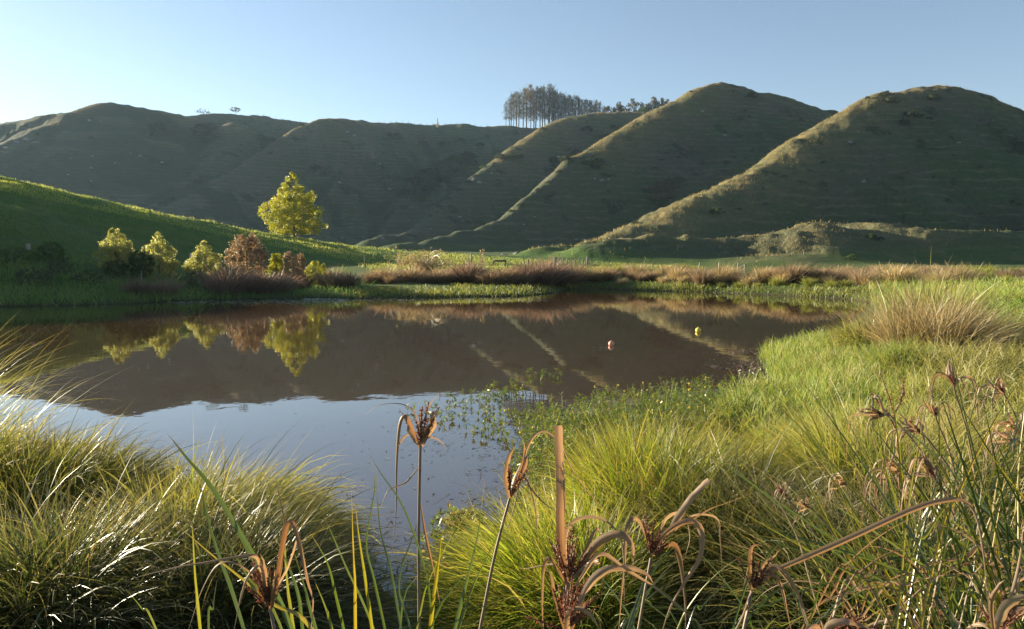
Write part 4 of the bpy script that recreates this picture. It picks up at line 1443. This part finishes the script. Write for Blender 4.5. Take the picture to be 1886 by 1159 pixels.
# dead leaves, twigs and sprigs floating at the near shore
def debris():
    def px(n, u, su, v, sv):
        return onz(rng.normal(u, su, n), rng.normal(v, sv, n))
    P = np.concatenate([px(90, 850, 90, 830, 14), px(120, 950, 60, 790, 30), px(200, 930, 55, 910, 45), px(160, 800, 60, 1040, 50), px(120, 900, 40, 980, 50),
                        px(260, 1370, 35, 668, 14), px(150, 1300, 90, 718, 10), px(120, 1080, 80, 752, 10), px(60, 660, 60, 960, 35), px(40, 780, 120, 790, 25)])
    P = P[(P[:, 1] > 2.5)]
    n = len(P)
    P[:, 2] = np.maximum(ground(P[:, 0], P[:, 1]), 0) + .004
    a = rng.uniform(-3.14, 3.14, n)
    lf = blades(P, a, np.full(n, 1.45), rng.uniform(-.25, .35, n), rng.uniform(.02, .07, n), rng.uniform(.008, .02, n), rng.uniform(0, 1, n), 3, twist=rng.normal(0, .15, n))
    Q = P[rng.integers(0, n, 130)]
    m = len(Q)
    tw = blades(Q, rng.uniform(-3.14, 3.14, m), np.full(m, 1.5), rng.uniform(-.1, .15, m), rng.uniform(.08, .28, m), np.full(m, .006), rng.uniform(0, .4, m), 4, twist=np.zeros(m))
    o = mk('floating_debris', *cat([lf, tw]), leaf_mat('dead_leaf', [(0, (.035, .025, .018)), (.5, (.08, .06, .04)), (.8, (.16, .15, .06)), (1, (.20, .22, .06))], trans=.2, gloss=.05))
    tag(o, 'dead leaves and twigs floating at the near shore', 'debris', kind='stuff')
    Pm = scatter(3200, [(1320, 655), (1400, 645), (1420, 690), (1430, 716), (1330, 720), (1290, 715), (1360, 690)], -.4, 40)
    Pm[:, 2] = np.maximum(ground(Pm[:, 0], Pm[:, 1]), 0)
    m = len(Pm)
    keep = fbm(Pm[:, 0] * 2, Pm[:, 1] * 2, 3, 5) > -.05
    Pm = Pm[keep][:900]
    m = len(Pm)
    o = mk('mud_debris', *blades(Pm, rng.uniform(-3.14, 3.14, m), rng.uniform(.9, 1.5, m), rng.uniform(-.2, .6, m), rng.uniform(.04, .15, m), np.full(m, .012), rng.uniform(0, 1, m), 3),
           leaf_mat('dead_reed', [(0, (.03, .02, .015)), (.6, (.075, .05, .035)), (1, (.16, .10, .07))], trans=.2))
    tag(o, 'matted dead reeds on the mud by the grassy shore', 'debris', kind='stuff')


debris()


def scum():
    P = np.concatenate([onz(rng.uniform(300, 640, 700), rng.normal(556, 2.5, 700)), onz(rng.uniform(640, 1010, 300), rng.normal(553, 2.0, 300)), onz(rng.uniform(560, 640, 300), rng.normal(551, 1.5, 300))])
    P[:, 2] = .004
    n = len(P)
    o = mk('pond_scum', *blades(P, rng.uniform(-3.14, 3.14, n), np.full(n, 1.52), rng.uniform(-.05, .1, n), rng.uniform(.08, .3, n), rng.uniform(.03, .08, n), rng.uniform(0, 1, n), 2, twist=np.zeros(n)),
           leaf_mat('scum', [(0, (.14, .15, .10)), (1, (.30, .31, .26))], trans=.1, gloss=.05))
    tag(o, 'pale scum and floating leaves along the far water edge', 'scum', kind='stuff')


scum()


def mound(u, v, wpx, lb):
    p = onz(np.array([u]), np.array([v]))[0]
    s = wpx / F * p[1] * .5
    root = thing('moss_mound', lb, 'mound', (p[0], p[1], 0))
    bm = bmesh.new()
    bmesh.ops.create_icosphere(bm, subdivisions=4, radius=1)
    for vv in bm.verts:
        c = vv.co
        nn = float(fbm(np.array([c.x * 2.3 + c.z]), np.array([c.y * 2.3 - c.z * 1.7]), 4, 15)[0])
        vv.co = c * (1 + .5 * nn)
        vv.co.z *= .55
        vv.co *= s
    for f in bm.faces:
        f.smooth = True
    me = bpy.data.meshes.new('peat')
    bm.to_mesh(me)
    bm.free()
    me.materials.append(M_PEAT)
    o = bpy.data.objects.new('peat', me)
    C.objects.link(o)
    o.parent = root
    V = np.array([v.co[:] for v in me.vertices])
    V = V[V[:, 2] > .1 * s]
    P = V[rng.integers(0, len(V), 1100)] + rng.normal(0, .004, (1100, 3))
    n = len(P)
    g = mk('moss', *blades(P, rng.uniform(-3.14, 3.14, n), np.abs(rng.normal(.7, .4, n)), rng.uniform(.3, 1.6, n), rng.uniform(.015, .05, n), np.full(n, .005), rng.uniform(0, 1, n), 3), M_BANK, root)


mound(858, 962, 66, 'small brown mossy mound at the water edge among the stems')

# ------------------------------------------------------------------ big tussocks
tussock('dry_tussock', 'big dry tan tussock leaning over the water at the grassy shore', 1690, 650, 1700, .55, (.5, 1.25), .009, M_STRAW, group=None, lean=.65, droop=.7, seg=6, bias=(.15, -.1), tone=.4)
tussock('dry_tussock', 'brown spreading side of dry grass, low beside the big tan tussock', 1765, 655, 1200, .45, (.5, 1.2), .009, M_STRAW, group=None, lean=1.0, droop=.6, seg=6, bias=(.7, -.1), tone=.6)
tussock('grass_tussock', 'green-gold grass tuft standing through the back of the big tan tussock', 1720, 625, 900, .6, (.9, 1.5), .010, M_BANK, group=None, lean=.6, droop=.7, seg=6, tone=.5)
tussock('grass_tussock', 'fresh green clump at the foot of the big tan tussock', 1660, 690, 1500, .35, (.3, .55), .008, M_MEADOW, lean=.7, droop=.9, tone=.7)
tussock('grass_tussock', 'orange-tipped low tussock on the water side of the big tan tussock', 1590, 640, 900, .35, (.4, .75), .010, M_BANK, lean=.9, droop=.9, bias=(-.4, -.2), tone=.8)
tussock('grass_tussock', 'bright yellow-green tussock on the shore, just beyond the brown upright leaf', 1250, 985, 9000, .62, (.40, .80), .0055, M_BRIGHT, lean=.7, droop=1.25, bias=(.25, -.1), tone=.5)
tussock('grass_tussock', 'fine yellow-green tussock spilling down to the narrow inlet', 1010, 1150, 7500, .42, (.38, .70), .0048, M_BRIGHT, lean=.85, droop=1.25, bias=(-.5, -.15), tone=.45)
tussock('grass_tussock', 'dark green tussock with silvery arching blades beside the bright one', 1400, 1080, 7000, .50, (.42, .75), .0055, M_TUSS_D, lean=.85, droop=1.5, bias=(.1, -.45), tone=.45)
tussock('grass_tussock', 'yellow-green tussock beneath the tangle of dry sedge heads', 1600, 960, 5200, .6, (.5, .9), .006, M_TUSS, lean=.8, droop=1.3, bias=(-.2, -.2), tone=.5)
tussock('grass_tussock', 'tall golden tussock leaning in at the edge of the near bank', -60, 955, 4200, .45, (.40, .78), .006, M_TUSS, lean=.65, droop=1.2, bias=(.45, .05), tone=.6)
tussock('grass_tussock', 'dense olive tussock at the shaded edge above the sky reflection', 70, 985, 9000, .62, (.38, .72), .0055, M_TUSS, lean=.75, droop=1.7, bias=(.3, -.1), tone=.35)
tussock('grass_tussock', 'windswept green-gold tussock bending over the sky reflection', 400, 1060, 9500, .46, (.38, .75), .005, M_TUSS, lean=.8, droop=1.5, bias=(.6, .1), tone=.5)
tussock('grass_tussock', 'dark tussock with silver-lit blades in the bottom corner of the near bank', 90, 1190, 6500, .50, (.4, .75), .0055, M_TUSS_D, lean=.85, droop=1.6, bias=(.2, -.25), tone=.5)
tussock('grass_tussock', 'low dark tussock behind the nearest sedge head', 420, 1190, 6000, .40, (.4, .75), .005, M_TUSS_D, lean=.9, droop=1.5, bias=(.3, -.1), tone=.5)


tussock('dry_tussock', 'mess of broken straw-coloured stalks under the tangle of sedge heads', 1720, 1090, 420, .55, (.4, .95), .006, M_STRAW, group=None, lean=1.0, droop=.6, seg=5, bias=(-.3, .1), tone=.4)
tussock('grass_tussock', 'olive tussock filling the shadowed ground in front of the big sedge clump', 1620, 1150, 3500, .5, (.35, .7), .006, M_TUSS_D, lean=.9, droop=1.2, tone=.5)


def arching():
    """long golden blades reaching in over the water"""
    p = hit(np.array([-150]), np.array([880]))[0]
    n = 170
    P = np.tile(p, (n, 1)) + np.stack([rng.normal(0, .3, n), rng.normal(0, .25, n), np.zeros(n)], -1)
    P[:, 2] = ground(P[:, 0], P[:, 1])
    o = mk('arching_grass', *blades(P - p, rng.normal(1.35, .45, n), rng.uniform(.15, .75, n), rng.uniform(.6, 1.3, n), rng.uniform(.9, 1.7, n), np.full(n, .008), np.clip(rng.normal(.75, .15, n), 0, 1), 12, twist=rng.normal(0, .5, n)), M_BANK)
    o.location = p
    tag(o, 'long golden blades arching over the water at the picture edge', 'grass', None)


arching()


# ------------------------------------------------------------------ giant umbrella sedges
def px_path(pts, D, dk):
    a = np.array(pts, float)
    t = np.linspace(0, 1, len(a))
    return at(a[:, 0], a[:, 1], D + dk * t)


def seed_head(base, axis, L, wid, n, mat=None):
    """bristly spikelet spikes fanning out of one point"""
    parts = []
    for k in range(n):
        d = nrm(axis + rng.normal(0, wid, 3))
        l = L * rng.uniform(.5, .92)
        b = base + d * L * .1
        parts.append(tube(np.array([b, b + d * l * .5, b + d * l]), [.0016, .0018, .001], 4, .3))
        m = int(46 * l / .07)
        t = rng.uniform(.12, 1, m)
        P = b + d * (t * l)[:, None]
        dd = nrm(rng.normal(size=(m, 3)) + d * .9)
        N = nrm(np.cross(dd, rng.normal(size=(m, 3))))
        s = (.0075 * rng.uniform(.6, 1.3, m) * (1.1 - .5 * t))[:, None]
        B = np.cross(dd, N)
        V = np.stack([P, P + dd * s * .6 + B * s * .38, P + dd * s * 1.3, P + dd * s * .6 - B * s * .38], 1).reshape(-1, 3)
        U = np.stack([np.repeat(rng.uniform(0, 1, m), 4), np.tile([0, .5, 1, .5], m)], -1)
        parts.append((V, np.arange(m * 4).reshape(-1, 4), U))
    return cat(parts)


SGR = 'dry umbrella sedge heads'


def sedge(label, D, stem_px, head_px, bracts, headL=None, spikes=9, wid=.32, stem_r=.004, stem_dk=-.05):
    """stem_px: bottom .. top; head_px: base and tip of the seed head; bracts: (points, width px, twist, tone, cut)"""
    hb = px_path([head_px[0]], D, 0)[0]
    ht = px_path([head_px[1]], D, 0)[0]
    S = px_path(stem_px[::-1], D, stem_dk)[::-1]
    foot = S[0].copy()
    gz = float(ground(foot[0], foot[1]))
    # carry the stem on down to the ground
    dirv = nrm(S[0] - S[1])
    low = S[0] + dirv * max(0.0, (S[0][2] - gz)) / max(-dirv[2], .5)
    low[2] = float(ground(low[0], low[1])) - .04
    S = np.concatenate([[low], S])
    loc = np.array([low[0], low[1], low[2] + .04])
    root = thing('umbrella_sedge', label, 'sedge', loc, SGR)
    n = 14
    Q = spline(S, n)
    mk('stem', *tube(Q, np.linspace(stem_r * 1.3, stem_r, n), 5, .5), M_STEM, root, loc)
    ax = nrm(ht - hb)
    mk('seed_head', *seed_head(hb, ax, headL or float(np.linalg.norm(ht - hb)), wid, spikes), M_SEED, root, loc, smooth=False)
    for (pts, w, tw, tone, cut) in bracts:
        dk = random.uniform(-.10, .12) * min(1, len(pts) / 4)
        P = px_path(pts, D, dk)
        mk('bract', *ribbon(P, w / F * D * (.95 if cut else .78), tw, random.uniform(-1.1, 1.3), random.uniform(.3, .7), tone, cut, base=.55 if not cut else .9), M_DRY, root, loc)
    return root


sedge('tall slim sedge stem with one upright seed head against the sky reflection', 2.05, [(772, 1160), (771, 980), (774, 822)], ((775, 822), (772, 738)), [
    ([(772, 824), (757, 785), (745, 767), (735, 790), (729, 870), (727, 960), (717, 1060)], 15, .5, .25, 0),
    ([(774, 815), (766, 766), (742, 745), (700, 746), (664, 769)], 6, .7, .3, 0),
    ([(776, 822), (795, 786), (797, 762), (788, 760)], 24, .3, .6, 0),
    ([(773, 823), (759, 795), (752, 775), (745, 765)], 20, -.5, .7, 0),
    ([(778, 818), (793, 780), (802, 768)], 22, .4, .5, 0),
    ([(780, 775), (795, 740), (815, 722)], 5, .4, .4, 0),
    ([(776, 824), (790, 806), (810, 812), (822, 826)], 5, .3, .4, 0),
    ([(772, 860), (748, 888), (715, 905), (699, 940)], 6, .5, .6, 0),
    ([(774, 930), (785, 990), (800, 1060), (812, 1120)], 8, .4, .2, 0),
    ([(734, 820), (742, 808), (750, 802), (756, 803)], 7, .2, .5, 0)], spikes=10, wid=.26)
sedge('leaning dark sedge stem with a closed narrow seed head beside the mossy mound', 2.1, [(884, 1160), (912, 1020), (939, 917)], ((939, 917), (948, 842)), [
    ([(938, 917), (932, 880), (936, 845), (950, 818)], 20, .4, .5, 0),
    ([(941, 915), (960, 875), (968, 845), (972, 835)], 22, .3, .35, 0),
    ([(940, 916), (950, 880), (962, 850)], 20, -.4, .6, 0),
    ([(942, 912), (962, 860), (966, 825), (963, 812)], 8, .4, .2, 0),
    ([(944, 910), (966, 840), (982, 806), (1002, 795), (1030, 815), (1052, 862), (1090, 915), (1160, 985)], 8, .5, .7, 0),
    ([(950, 890), (966, 880), (978, 900), (1005, 930), (1035, 950)], 7, .4, .3, 0),
    ([(952, 888), (970, 885), (985, 930), (990, 985), (992, 1010)], 6, .4, .6, 0),
    ([(960, 880), (945, 940), (925, 1010)], 5, .4, .7, 0)], spikes=7, wid=.18)
sedge('dry sedge head low among the green blades, with one long leaf swept sideways', 1.75, [(512, 1240), (505, 1160), (497, 1122)], ((496, 1124), (488, 1020)), [
    ([(492, 1110), (478, 1040), (465, 1024), (430, 1027), (350, 1042), (290, 1055), (236, 1068)], 15, .4, .55, 0),
    ([(490, 1110), (465, 1060), (430, 1037), (400, 1042), (376, 1080), (356, 1130), (340, 1180)], 11, .6, .6, 0),
    ([(490, 1112), (486, 1060), (474, 1043), (455, 1065), (442, 1110), (428, 1180)], 14, .4, .8, 0),
    ([(500, 1120), (512, 1060), (522, 1000), (529, 966), (541, 964), (553, 1010), (566, 1070), (577, 1110), (570, 1180)], 17, .3, .1, 0),
    ([(498, 1122), (490, 1075), (485, 1040), (480, 1020)], 18, .3, .3, 0),
    ([(502, 1120), (512, 1070), (520, 1020), (526, 978), (520, 940), (512, 905), (508, 878)], 12, -.3, .45, 0),
    ([(499, 1122), (505, 1080), (505, 1040)], 14, .9, .2, 0),
    ([(505, 1090), (530, 1045), (545, 1000), (548, 985)], 8, .3, .9, 0)], spikes=11, wid=.30)
sedge('upper rust-red sedge head carrying a tall flat cut-off leaf', 1.75, [(1030, 1260), (1040, 1160), (1045, 1072)], ((1046, 1074), (1085, 965)), [
    ([(1044, 1078), (1034, 1010), (1031, 900), (1028, 784)], 19, .25, .12, 1),
    ([(1050, 1070), (1075, 1035), (1105, 998), (1140, 983), (1160, 1000), (1167, 1030), (1166, 1065)], 26, .2, .45, 0),
    ([(1046, 1060), (1043, 1000), (1052, 966), (1082, 953), (1120, 963), (1146, 1000), (1151, 1080), (1146, 1170)], 14, .5, .8, 0),
    ([(1048, 1070), (1085, 1040), (1102, 1035), (1098, 1042)], 18, .2, .5, 0),
    ([(1042, 1076), (1020, 1038), (1008, 1030), (1000, 1060), (998, 1120), (1002, 1180)], 13, .4, .3, 0),
    ([(1030, 1040), (1012, 1040), (985, 1045), (955, 1050)], 6, .3, .6, 0),
    ([(1055, 1062), (1090, 990), (1102, 975), (1104, 995)], 12, .4, .6, 0)], spikes=16, wid=.36)
sedge('lower rust-red sedge head directly below the one with the tall flat leaf', 1.62, [(1040, 1260), (1044, 1200), (1042, 1160)], ((1042, 1160), (1050, 1055)), [
    ([(1046, 1160), (1080, 1085), (1115, 1050), (1160, 1045), (1190, 1056), (1205, 1076)], 24, .3, .75, 0),
    ([(1060, 1080), (1105, 1020), (1150, 1048), (1205, 1082), (1262, 1128), (1310, 1170)], 16, .2, .65, 0),
    ([(1040, 1180), (1046, 1135), (1066, 1121), (1092, 1136), (1112, 1180)], 24, .3, .6, 0),
    ([(1040, 1165), (1022, 1100), (1014, 1060), (1002, 1044)], 14, .4, .3, 0),
    ([(1048, 1165), (1070, 1120), (1085, 1110)], 16, .2, .2, 0)], spikes=18, wid=.40)
sedge('dry sedge head with a stiff straight leaf slanting up and many curled ones', 2.0, [(1160, 1260), (1183, 1120), (1199, 1028)], ((1200, 1026), (1222, 950)), [
    ([(1203, 1024), (1225, 985), (1258, 962), (1285, 966), (1293, 990), (1288, 1030), (1262, 1070), (1235, 1120), (1215, 1175)], 20, .35, .5, 0),
    ([(1230, 985), (1258, 940), (1282, 908), (1306, 884)], 14, .2, .7, 1),
    ([(1198, 1010), (1180, 965), (1166, 955), (1153, 975), (1149, 1040), (1143, 1110), (1138, 1180)], 13, .5, .55, 0),
    ([(1204, 1018), (1230, 1003), (1246, 1010), (1256, 1050), (1262, 1110), (1262, 1180)], 18, .3, .2, 0),
    ([(1205, 1015), (1222, 960), (1245, 945), (1262, 955), (1269, 990), (1260, 1030)], 15, .5, .85, 0),
    ([(1240, 980), (1275, 950), (1320, 955), (1327, 1000), (1330, 1060)], 7, .4, .8, 0),
    ([(1255, 970), (1300, 942), (1340, 925), (1410, 902)], 6, .3, .6, 0),
    ([(1203, 1022), (1215, 980), (1230, 950)], 18, .3, .3, 0)], spikes=12, wid=.30)
sedge('dry sedge head with one very long bent leaf reaching across the dark grass', 1.8, [(1350, 1260), (1372, 1150), (1384, 1088)], ((1385, 1088), (1402, 1010)), [
    ([(1392, 1082), (1415, 1055), (1450, 1040), (1560, 992), (1680, 938), (1740, 922), (1778, 925), (1800, 962), (1814, 1040), (1820, 1112)], 17, .25, .5, 0),
    ([(1384, 1086), (1380, 1035), (1386, 1008), (1402, 1006), (1412, 1015)], 14, .3, .35, 0),
    ([(1388, 1082), (1420, 1045), (1442, 1050), (1465, 1085), (1482, 1130), (1496, 1180)], 15, .3, .6, 0),
    ([(1390, 1080), (1425, 1060), (1440, 1085), (1450, 1130), (1460, 1180)], 11, .3, .4, 0),
    ([(1387, 1084), (1405, 1045), (1425, 1025), (1438, 1012)], 12, .3, .6, 0),
    ([(1383, 1090), (1370, 1130), (1345, 1180)], 10, .4, .3, 0),
    ([(1386, 1084), (1400, 1060), (1412, 1045)], 20, .3, .2, 0)], spikes=10, wid=.26)
sedge('big papery sedge head crumpled into the bottom corner', 1.65, [(1815, 1290), (1825, 1220), (1835, 1165)], ((1835, 1165), (1880, 1100)), [
    ([(1835, 1168), (1852, 1120), (1886, 1098), (1930, 1110)], 34, .2, .9, 0),
    ([(1830, 1170), (1826, 1110), (1838, 1080), (1850, 1068)], 15, .3, .4, 0),
    ([(1838, 1168), (1870, 1130), (1910, 1125), (1960, 1150)], 30, .4, .75, 0),
    ([(1832, 1168), (1808, 1150), (1780, 1160), (1760, 1190)], 14, .3, .6, 0),
    ([(1845, 1150), (1868, 1080), (1880, 1020), (1886, 960)], 10, .3, .7, 0)], spikes=9, wid=.3)
sedge('fallen dry sedge head cut by the bottom edge below the long bent leaf', 1.6, [(1500, 1250), (1510, 1200), (1520, 1170)], ((1525, 1165), (1620, 1150)), [
    ([(1515, 1175), (1530, 1152), (1560, 1146), (1600, 1158), (1640, 1185)], 22, .2, .7, 0),
    ([(1515, 1175), (1505, 1155), (1485, 1160), (1470, 1185)], 14, .3, .4, 0),
    ([(1520, 1172), (1575, 1165), (1625, 1175)], 16, .5, .3, 0)], spikes=12, wid=.22)


# smaller nodding heads farther right
def droop_sedge(label, u, v, D, ang, s, nb=6, foot=None):
    """ang: heading of the head in the picture, degrees from up, clockwise"""
    a = R(ang)
    L = 46 * s
    hb = (u, v)
    ht = (u + L * math.sin(a), v - L * math.cos(a))
    fu, fv = foot or (u + 90, v + 190)
    st = [(fu, fv), ((fu + u) / 2 - math.sin(a) * L * .4, (fv + v) / 2 - 10), (u - math.sin(a) * L * .3, v + math.cos(a) * L * .3), (u, v)]
    br = []
    for k in range(nb):
        b = a + random.uniform(-1.0, 1.0)
        l = random.uniform(.5, 1.1) * 95 * s
        p1 = (u + .35 * l * math.sin(b) * .8, v - .35 * l * math.cos(b))
        p2 = (u + .6 * l * math.sin(b) + random.uniform(-6, 6), v - .35 * l * math.cos(b) + 4)
        dx = random.uniform(-12, 12) * s
        p3 = (p2[0] + 8 * s * np.sign(math.sin(b)) + dx * .4, p2[1] + l * .45)
        p4 = (p3[0] + dx, p3[1] + l * random.uniform(.3, .8))
        br.append(([(u, v), p1, p2, p3, p4], random.uniform(5, 9) * s, random.uniform(-.8, 1.0), random.uniform(.35, 1), 0))
    for k in range(3):
        b = a + random.uniform(-.35, .35)
        l = random.uniform(38, 58) * s
        br.append(([(u, v), (u + .6 * l * math.sin(b - .1), v - .6 * l * math.cos(b - .1)), (u + l * math.sin(b), v - l * math.cos(b))], random.uniform(8, 12) * s, random.uniform(-.6, .6), random.uniform(.3, .8), 0))
    return sedge(label, D, st, (hb, ht), br, headL=L / F * D * .75, spikes=5, wid=.16, stem_r=.0035, stem_dk=.1)


for a in [('sedge head bowed flat toward the meadow, highest over the dark stalk', 1630, 765, 3.1, -75, 1.0, 5, (1760, 960)),
          ('broad papery sedge head tilted beside the bowed-flat one', 1698, 800, 3.0, -50, 1.05, 6, (1790, 980)),
          ('small upright dry sedge head with a pale leaf, above the papery tilted head', 1724, 768, 3.4, -15, .8, 6, (1770, 930)),
          ('dark slim sedge head standing highest before the bank grass', 1758, 712, 3.5, -8, .95, 6, (1800, 900)),
          ('reddish sedge head leaning into the bank grass beside the highest slim one', 1850, 728, 3.5, -30, .95, 6, (1905, 900)),
          ('sedge head with a mop of hanging straw leaves in the middle of the tangle', 1662, 872, 2.7, -60, 1.15, 10, (1800, 1080)),
          ('sedge head with dark hanging leaves, close beside the straw mop head', 1722, 880, 2.6, -35, 1.15, 9, (1840, 1090)),
          ('small bowed sedge head hanging over the yellow-green tussock', 1560, 893, 2.9, -70, .75, 5, (1690, 1060)),
          ('pale withered sedge head lying on the bright tussock', 1448, 915, 3.0, -40, .7, 4, (1530, 1060)),
          ('pale withered sedge head just past the one lying on the bright tussock', 1490, 935, 3.0, -60, .6, 4, (1580, 1080)),
          ('straw sedge head at the picture edge under the reddish leaning one', 1880, 800, 3.0, -40, 1.0, 7, (1960, 1000)),
          ('low sedge head with bleached leaves at the picture edge', 1868, 812, 2.8, -65, .9, 6, (1960, 1050))]:
    droop_sedge(*a)


# dead dock stalk
def dock():
    p = at(1652, 800, 3.3)
    g = float(ground(p[0], p[1]))
    loc = np.array([p[0], p[1], g])
    root = thing('dock_stalk', 'dead dark dock stalk with beaded side shoots behind the papery heads', 'weed', loc)
    parts, seeds = [], []
    for pts in ([(1660, 960), (1655, 860), (1650, 790), (1640, 740), (1622, 690)], [(1650, 790), (1632, 760), (1605, 725)], [(1646, 765), (1660, 735), (1665, 700)], [(1652, 820), (1672, 790), (1680, 770)]):
        P = spline(px_path(pts, 3.3, .05), 14)
        mk('shoot', *cat([tube(P, np.linspace(.004, .002, 14), 5), leaves(P[5:], .010, 9, .006)]), M_SEED, root, loc, smooth=False)


dock()


# broad green sedge leaves in front
def leaf_plant(name, label, D, specs, mat=M_SEDGE):
    a = np.mean([s[0][0] for s in specs], axis=0)
    p = at(a[0], a[1], D)
    loc = np.array([p[0], p[1], float(ground(p[0], p[1]))])
    root = thing(name, label, 'sedge', loc, 'green sedge clumps in front')
    for pts, w, tone, tw in specs:
        P = px_path(pts, D, random.uniform(-.05, .22))
        gz = float(ground(P[0][0], P[0][1]))
        if P[0][2] > gz:
            d = P[0] - P[1]
            low = P[0] + d / max(-d[2], .05) * (P[0][2] - gz)
            low[:2] = P[0][:2] + np.clip(low[:2] - P[0][:2], -.3, .3)
            low[2] = gz - .02
            P = np.concatenate([[low], P])
        mk('leaf', *ribbon(P, w / F * D * .72, tw, random.uniform(-.6, .7), .5, tone, False, base=.6, n=26), mat, root, loc)
    return root


leaf_plant('green_sedge', 'green sedge with one broad blade slanting up past the windswept tussock', 1.85, [
    ([(545, 1180), (460, 1015), (395, 905), (340, 838), (308, 800)], 19, .38, .2),
    ([(455, 1180), (402, 1020), (378, 935), (364, 862)], 13, .2, .3),
    ([(530, 1190), (455, 1060), (420, 1000), (395, 960)], 9, .5, .4),
    ([(600, 1200), (500, 1110), (400, 1030), (318, 962)], 13, .85, .3),
    ([(372, 1190), (362, 1090), (356, 1000), (352, 960)], 11, .7, .3),
    ([(385, 1190), (392, 1120), (400, 1070)], 7, .4, .3),
    ([(560, 1190), (550, 1100), (530, 1040), (505, 985)], 13, .3, .4),
    ([(300, 1190), (260, 1120), (232, 1085)], 7, .6, .3)])
leaf_plant('green_sedge', 'yellowing sedge with upright blades around the tall slim stem', 1.9, [
    ([(655, 1190), (654, 1080), (651, 1010), (647, 900)], 11, .98, .3),
    ([(690, 1190), (676, 1090), (664, 1010), (655, 930)], 12, .75, .3),
    ([(545, 1190), (530, 1080), (525, 1000), (527, 960)], 12, .72, .3),
    ([(590, 1190), (560, 1080), (540, 1010)], 12, .4, .4),
    ([(790, 1190), (800, 1090), (808, 1030), (813, 985)], 14, .85, .3),
    ([(745, 1190), (720, 1050), (700, 970), (692, 850)], 9, .15, .3),
    ([(715, 1190), (690, 1070), (675, 1000), (690, 900), (684, 850)], 8, .3, .3),
    ([(800, 1180), (785, 1060), (745, 940), (700, 870), (678, 832)], 8, .2, .4),
    ([(830, 1190), (860, 1070), (880, 980), (893, 880)], 13, .35, .2),
    ([(835, 1190), (872, 1080), (905, 1010), (935, 945)], 7, .5, .2),
    ([(760, 1190), (790, 1070), (850, 960), (905, 905)], 6, .6, .4),
    ([(765, 1190), (735, 1080), (760, 990), (770, 960)], 8, .1, .4),
    ([(780, 1190), (830, 1090), (870, 1050)], 9, .2, .3),
    ([(735, 1190), (745, 1100), (770, 1060)], 10, .25, .5),
    ([(700, 1190), (640, 1050), (610, 980), (590, 940)], 8, .45, .3),
    ([(640, 1190), (615, 1080), (600, 1030), (570, 980)], 9, .4, .3),
    ([(620, 1190), (600, 1120), (575, 1060)], 11, .5, .3)])
SW = []
for k in range(110):
    bu, bv = random.uniform(1640, 1990), random.uniform(1020, 1220)
    an = R(random.uniform(-70, 25))
    l = random.uniform(220, 520)
    bend = random.uniform(-.2, .5) * (-1 if an < 0 else 1)
    pts = [(bu, bv)]
    for q_ in (1, 2, 3, 4):
        aa = an + bend * q_ / 4
        pts.append((pts[-1][0] + l / 4 * math.sin(aa), pts[-1][1] - l / 4 * math.cos(aa)))
    SW.append((pts, random.uniform(6, 11), min(.95, max(0, random.gauss(.5, .27))), random.uniform(-.6, .8)))
leaf_plant('green_sedge', 'big dark green sedge clump under the tangle of dry heads', 2.6, SW[:60])
leaf_plant('green_sedge', 'green sedge clump at the picture edge beside the papery corner head', 2.3, SW[60:])
SW2 = []
for k in range(20):
    bu, bv = random.uniform(1120, 1500), random.uniform(1130, 1220)
    an = R(random.uniform(-30, 60))
    l = random.uniform(150, 330)
    pts = [(bu, bv)]
    for q_ in (1, 2, 3):
        aa = an + .25 * q_ * (1 if an > 0 else -1)
        pts.append((pts[-1][0] + l / 3 * math.sin(aa), pts[-1][1] - l / 3 * math.cos(aa)))
    SW2.append((pts, random.uniform(5, 9), min(.95, max(0, random.gauss(.35, .25))), random.uniform(-.6, .8)))
leaf_plant('green_sedge', 'narrow-leaved sedge among the curled dry heads', 2.1, SW2)


# ------------------------------------------------------------------ thin backlit air over the valley
def haze():
    V, Fq, U = box((0, 0, 75), (7000, 7000, 170))
    m, nt, N, L = new_mat('haze')
    pv = N.new('ShaderNodeVolumePrincipled')
    pv.inputs['Color'].default_value = (.55, .78, 1, 1)
    pv.inputs['Density'].default_value = .00010
    pv.inputs['Anisotropy'].default_value = .3
    o = N.new('ShaderNodeOutputMaterial')
    L.new(pv.outputs[0], o.inputs['Volume'])
    V[:, 2] = np.where(V[:, 2] < 0, -3, 140)
    tag(mk('haze', V, Fq, None, m, smooth=False), None, None, kind='stuff')


haze()

SW3 = []
for k in range(34):
    bu, bv = random.uniform(1480, 1900), random.uniform(1040, 1190)
    an = R(random.uniform(-80, 60))
    l = random.uniform(120, 320)
    bend = random.uniform(.6, 2.2) * (-1 if an < 0 else 1)
    pts = [(bu, bv)]
    for q_ in (1, 2, 3, 4):
        aa = an + bend * q_ / 4
        pts.append((pts[-1][0] + l / 4 * math.sin(aa), pts[-1][1] - l / 4 * math.cos(aa)))
    SW3.append((pts, random.uniform(5, 12), random.uniform(.2, 1), random.uniform(-.9, .9)))
leaf_plant('dead_sedge', 'collapsed dead sedge with bent tan leaves in the shadowed tangle', 2.3, SW3, M_DRY)
